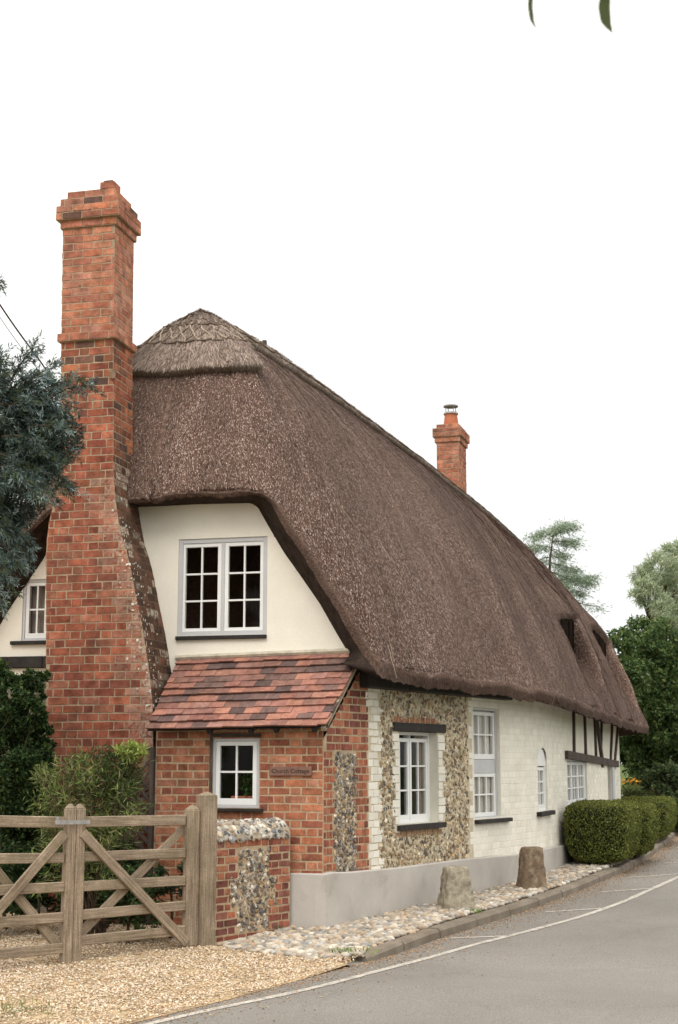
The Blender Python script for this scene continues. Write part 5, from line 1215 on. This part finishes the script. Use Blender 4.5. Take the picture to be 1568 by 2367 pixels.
SPR = [(100, 800, 40, 880), (140, 850, 60, 900), (175, 880, 80, 930), (232, 893, 130, 920), (205, 948, 90, 940), (150, 905, 50, 930), (120, 930, 20, 960), (60, 850, -20, 930), (25, 820, -40, 900), (80, 960, -10, 990), (160, 965, 80, 985), (170, 1000, 80, 990), (178, 1050, 90, 1010), (150, 1080, 60, 1040), (190, 1140, 100, 1070), (170, 1125, 80, 1060), (140, 1150, 60, 1080), (100, 1130, 20, 1050), (110, 1030, 20, 1010), (60, 1080, -30, 1020), (50, 1150, -30, 1080), (20, 1000, -60, 960), (90, 870, 20, 920), (120, 1000, 40, 980), (50, 1190, -20, 1130), (20, 1230, -50, 1150), (92, 1270, 20, 1210), (80, 1290, 10, 1230), (60, 1310, 0, 1250), (40, 1350, -20, 1280), (20, 1395, -30, 1310), (5, 1380, -50, 1320), (60, 1250, 0, 1200), (30, 1290, -40, 1240), (70, 1215, 0, 1160), (5, 655, -40, 670), (8, 870, -60, 850), (110, 1150, 40, 1110), (30, 930, -50, 930), (75, 1000, 0, 1000), (40, 1060, -40, 1050), (15, 1120, -60, 1100), (110, 975, 50, 970), (95, 1090, 20, 1060), (130, 880, 70, 905), (60, 910, 0, 930), (25, 880, -50, 910), (10, 960, -60, 950), (85, 930, 30, 945), (45, 985, -20, 980), (130, 1050, 60, 1030), (70, 1110, 10, 1080), (25, 1190, -40, 1150), (40, 1240, -20, 1200), (10, 1280, -50, 1230), (145, 1015, 90, 1000), (110, 1075, 40, 1045)]
for x1, y1, x0, y0 in SPR:
    q = random.uniform(-.35, .35); spray(at_depth(x1 - 14, y1, YB + q), at_depth(x0 - 14, y0, YB + q * .4), 620, .22)
for x, y in ((60, 930), (60, 1010), (40, 1070), (20, 1180), (20, 1260), (20, 860)): branchy(mb, bt + Z3 * (at_depth(0, y + 40, YB)[2] - bt[2]), at_depth(x, y, YB), .05, .015, .12, 9)
for x, y, q in ((30, 960, .5), (40, 1060, .5), (90, 1010, .5), (0, 1150, .5), (-40, 960, .5), (-40, 1080, .5), (-60, 1200, .5), (-80, 1300, .5), (-90, 850, .5)): leaves(ml, ball(4500, at_depth(x, y, YB + .3), (.42, .4, .32), .2), .05, .3, [(.05, .075, .06), (.035, .05, .04), (.07, .1, .085)], .3)
mb.build('trunk', M['bark'], rt); ml.build('crown', M['leaf'], rt)
# shrubs behind the gate
def gz(x, Y): p = at_depth(x, 2000, Y); return np.array([p[0], Y, zg(p[0], Y)])
tree('climbing_shrub', gz(30, 14.6), 1.7, clump_px([(50, 1640, 45), (100, 1700, 32), (60, 1800, 60), (55, 1900, 60), (100, 1560, 14), (0, 1560, 30), (45, 1580, 25), (20, 1600, 40), (60, 1580, 32), (90, 1600, 20), (85, 1650, 25), (20, 1680, 50), (70, 1720, 45), (90, 1760, 40), (30, 1780, 60), (-40, 1700, 60), (20, 1860, 60), (85, 1830, 42), (80, 1900, 45), (30, 1950, 50), (-40, 1850, 60), (90, 1980, 40)], 14.6, .25), 46000, .050, .5, [(.022, .05, .014), (.035, .07, .02), (.05, .095, .028), (.015, .03, .01), (.10, .14, .04)], 'dark leafy climber covering the wall at the left behind the gate', 'shrub', trunk_r=.022)
bb = gz(215, 13.6); rt = root('arching_shrub', tuple(bb), 'light green shrub with thin arching twigs in front of the big chimney', 'shrub')
mb = MB(); ml = MB(); LG_ = [(.15, .20, .05), (.11, .16, .04), (.22, .26, .075), (.06, .10, .026), (.18, .20, .08), (.27, .27, .12)]
for i in range(115):
    x1 = random.uniform(75, 335); y1 = random.uniform(1705, 1900) if random.random() < .8 else random.uniform(1880, 2060)
    y1 = max(y1, 1710 + abs(x1 - 240) * .35); Yt = 13.6 + random.uniform(-.4, .35); a = bb + np.array([random.uniform(-.15, .15), random.uniform(-.1, .1), 0]); b = at_depth(x1, y1, Yt); m_ = (a + b) / 2 + Z3 * random.uniform(.2, .45) + (b - a) * .12
    t = np.linspace(0, 1, 12)[:, None]; C = (1 - t) ** 2 * a + 2 * t * (1 - t) * m_ + t ** 2 * b; C[-3:, 2] -= np.array([.01, .04, .09]); tube(mb, C, np.linspace(.006, .0018, 12), 4, (.20, .21, .09))
    k = 62; ii = rng.integers(3, 12, k); P = C[ii] + rng.standard_normal((k, 3)) * .035; D = np.gradient(C, axis=0)[ii]; D /= np.linalg.norm(D, axis=1)[:, None]
    leaves(ml, P, .085, .13, LG_, .3, D=D, djit=.9)
leaves(ml, ball(2600, at_depth(240, 1800, 13.75), (.38, .25, .32), .1), .06, .22, [(.05, .08, .02), (.07, .11, .03), (.03, .05, .015)], .1)
leaves(ml, ball(420, at_depth(305, 1735, 13.6), (.14, .12, .07), .1), .075, .3, [(.30, .34, .09), (.24, .30, .07)], .1)
mb.build('stem', M['bark'], rt); ml.build('foliage', M['leaf'], rt)
for i, (x, y, Y, r_, lb, pl) in enumerate(((300, 2050, 13.55, 70, 'low rose bush behind the right gate leaf', [(.04, .075, .03), (.06, .10, .035), (.09, .13, .045)]), (390, 2020, 13.75, 45, 'thin leafy bush between the gate and the brick lean-to', [(.05, .09, .045), (.08, .12, .05), (.035, .06, .03)]), (250, 1960, 13.9, 70, 'dark bush below the arching shrub behind the gate', DKGR), (90, 2000, 14.3, 80, 'shaded evergreen bush behind the left gate leaf', DKGR), (-10, 2020, 14.1, 80, 'shaded evergreen bush at the photo edge behind the left gate leaf', DKGR))):
    g = gz(x, Y); c = at_depth(x, y, Y); rr = r_ * Y / 3339
    tree('garden_bush', g, max(.35, c[2] - g[2]), [(c, np.array([rr, rr, rr * .95])), (c - Z3 * rr * .7 + np.array([rr * .5, 0, 0]), np.array([rr, rr, rr]) * .7), (c - Z3 * rr * .7 - np.array([rr * .5, 0, 0]), np.array([rr, rr, rr]) * .7)], 5200 if i != 1 else 700, .05, .45, pl, lb, 'shrub', trunk_r=.02, shell=.1)
# trellis beside the lean-to
t0 = fpx(288, 1900)[0]; t1 = fpx(356, 1900)[0]; ztr = fpx(340, 1727)[1]
tr = root('trellis', tuple(Ff(t1, 0, .04)), 'dark brown lattice trellis standing between the lean-to and the arching shrub', 'trellis')
mb = MB()
fbox(mb, Ff, t1 + .002, t1 + .045, 0, ztr, -.01, .05); fbox(mb, Ff, t0, t0 + .04, 0, ztr - .04, -.01, .05); fbox(mb, Ff, t1 + .045, t0, ztr - .045, ztr - .002, -.005, .045); mb.build('frame', M['timber'], tr, bevel=.003)
mb = MB(); W_ = t0 - t1
for k in range(-4, 16):
    for sg in (1, -1):
        za = k * .11; 
        pa, pb = (t1 + .03, za), (t0, za + sg * W_)
        if max(pa[1], pb[1]) > ztr - .03 or min(pa[1], pb[1]) < 0: continue
        beam(mb, Ff(*pa, 0.02 + .006 * sg), Ff(*pb, 0.02 + .006 * sg), .025, .010, Z3)
mb.build('lattice', M['timber'], tr)
# plant on the lean-to window sill, inside
pw = (lw[0] + .20, lw[2] + .06); pp_ = Ff(*pw, -.20); rt = root('potted_plant', tuple(pp_), 'small plant in a terracotta trough inside the lean-to window', 'plant')
mb = MB(); fbox(mb, Ff, pw[0] - .13, pw[0] + .14, pw[1] - .02, pw[1] + .055, -.25, -.14); mb.build('pot', M['terracotta'], rt, bevel=.006)
mb = MB(); leaves(mb, ball(260, Ff(pw[0] - .06, pw[1] + .17, -.19), (.11, .06, .13), .1), .05, .5, GREEN); mb.build('foliage', M['leaf'], rt)
# weeds at the cobble edge
for x, y, r_, lb in ((812, 2207, .12, 'bright green weed where the cobbles meet the kerb'), (640, 2153, .07, 'small green weed on the cobbles beside the low wall'), (1100, 2112, .05, 'tiny grass tuft in the gutter below the pale standing stone')):
    g = hit_ground(x, y); n = 130 if r_ > .1 else 50; mb = MB(); P = np.stack([rng.normal(0, r_ * .6, n), rng.normal(0, r_ * .6, n), np.zeros(n)], 1) + g
    leaves(mb, P, .075, .12, [(.14, .22, .03), (.20, .28, .05), (.09, .15, .02)], 0, D=np.broadcast_to(Z3, (n, 3)), djit=.7); tag(mb.build('weed', M['leaf'], None, loc=g), lb, 'weed')
mb = MB(); g = hit_ground(20, 2335); n = 700; P = np.stack([rng.normal(0, .3, n), rng.normal(0, .2, n), np.zeros(n)], 1) + g; leaves(mb, P, .05, .10, [(.10, .15, .03), (.16, .20, .05)], 0, D=np.broadcast_to(Z3, (n, 3)), djit=.9); mb.build('grass', M['leaf'])['kind'] = 'stuff'
# roadside verge far right
mb = MB(); P = np.array([hit_ground(x, y)[:2] for x, y in ((1525, 1925), (1568, 1922), (1700, 1915), (1700, 1895), (1540, 1900))]); n = 5000; q = rng.uniform(P.min(0), P.max(0), (n, 2)); q = q[inpoly(q, P)]; n = len(q)
leaves(mb, np.concatenate([q, zg(q[:, 0], q[:, 1])[:, None]], 1), .09, .12, [(.12, .17, .04), (.16, .20, .06), (.08, .12, .03)], 0, D=np.broadcast_to(Z3, (n, 3)), djit=.6); mb.build('grass', M['leaf'])['kind'] = 'stuff'
# overhead wires
for (x0, y0, Y0), (x1, y1, Y1), r_, lb in (((-60, 610, 13.5), (90, 830, 15.8), .010, 'thick dark overhead wire running down behind the cypress'), ((-60, 640, 13.6), (85, 850, 15.9), .004, 'thin overhead wire just below the thick one')):
    a, b = at_depth(x0, y0, Y0), at_depth(x1, y1, Y1); t = np.linspace(0, 1.6, 14)[:, None]; mb = MB(); tube(mb, a + (b - a) * t - Z3 * .03 * np.sin(np.clip(t, 0, 1) * np.pi), r_, 6); tag(mb.build('overhead_wire', M['cable'], None, loc=a), lb, 'wire')
# leaves hanging into the top of the frame, close to the camera
YH = 2.6; hb = at_depth(1330, -60, YH); rt = root('hanging_twig', tuple(hb), 'out of focus green leaves hanging into the sky at the top of the frame', 'twig')
mb = MB(); tube(mb, [at_depth(1150, -70, YH), at_depth(1300, -40, YH), at_depth(1440, -12, YH), at_depth(1520, -40, YH)], .004, 6); mb.build('stem', M['bark'], rt)
def bigleaf(pts, wd_):
    P = np.array([at_depth(x, y, YH) for x, y in pts]); n = 14; l = np.linspace(0, 1, len(P)); t = np.linspace(0, 1, n); C = np.stack([np.interp(t, l, P[:, i]) for i in range(3)], 1)
    w_ = np.interp(t, [0, .25, .6, .85, 1], [.5, 1, .9, .5, .03]) * wd_; mb = MB(); V = np.concatenate([C + np.array([1, .5, 0]) * w_[:, None], C + np.array([0, .004, 0]) , C - np.array([1, -.4, 0]) * w_[:, None]])
    mb.add(V, [[i, i + 1, n + i + 1, n + i] for i in range(n - 1)] + [[n + i, n + i + 1, 2 * n + i + 1, 2 * n + i] for i in range(n - 1)], (.055, .075, .022)); return mb.build('leaf', M['leaf'], rt, smooth=True)
bigleaf([(1232, -40), (1226, 10), (1230, 45), (1240, 68)], .0055); bigleaf([(1402, -30), (1398, 15), (1402, 50), (1416, 77)], .0125)
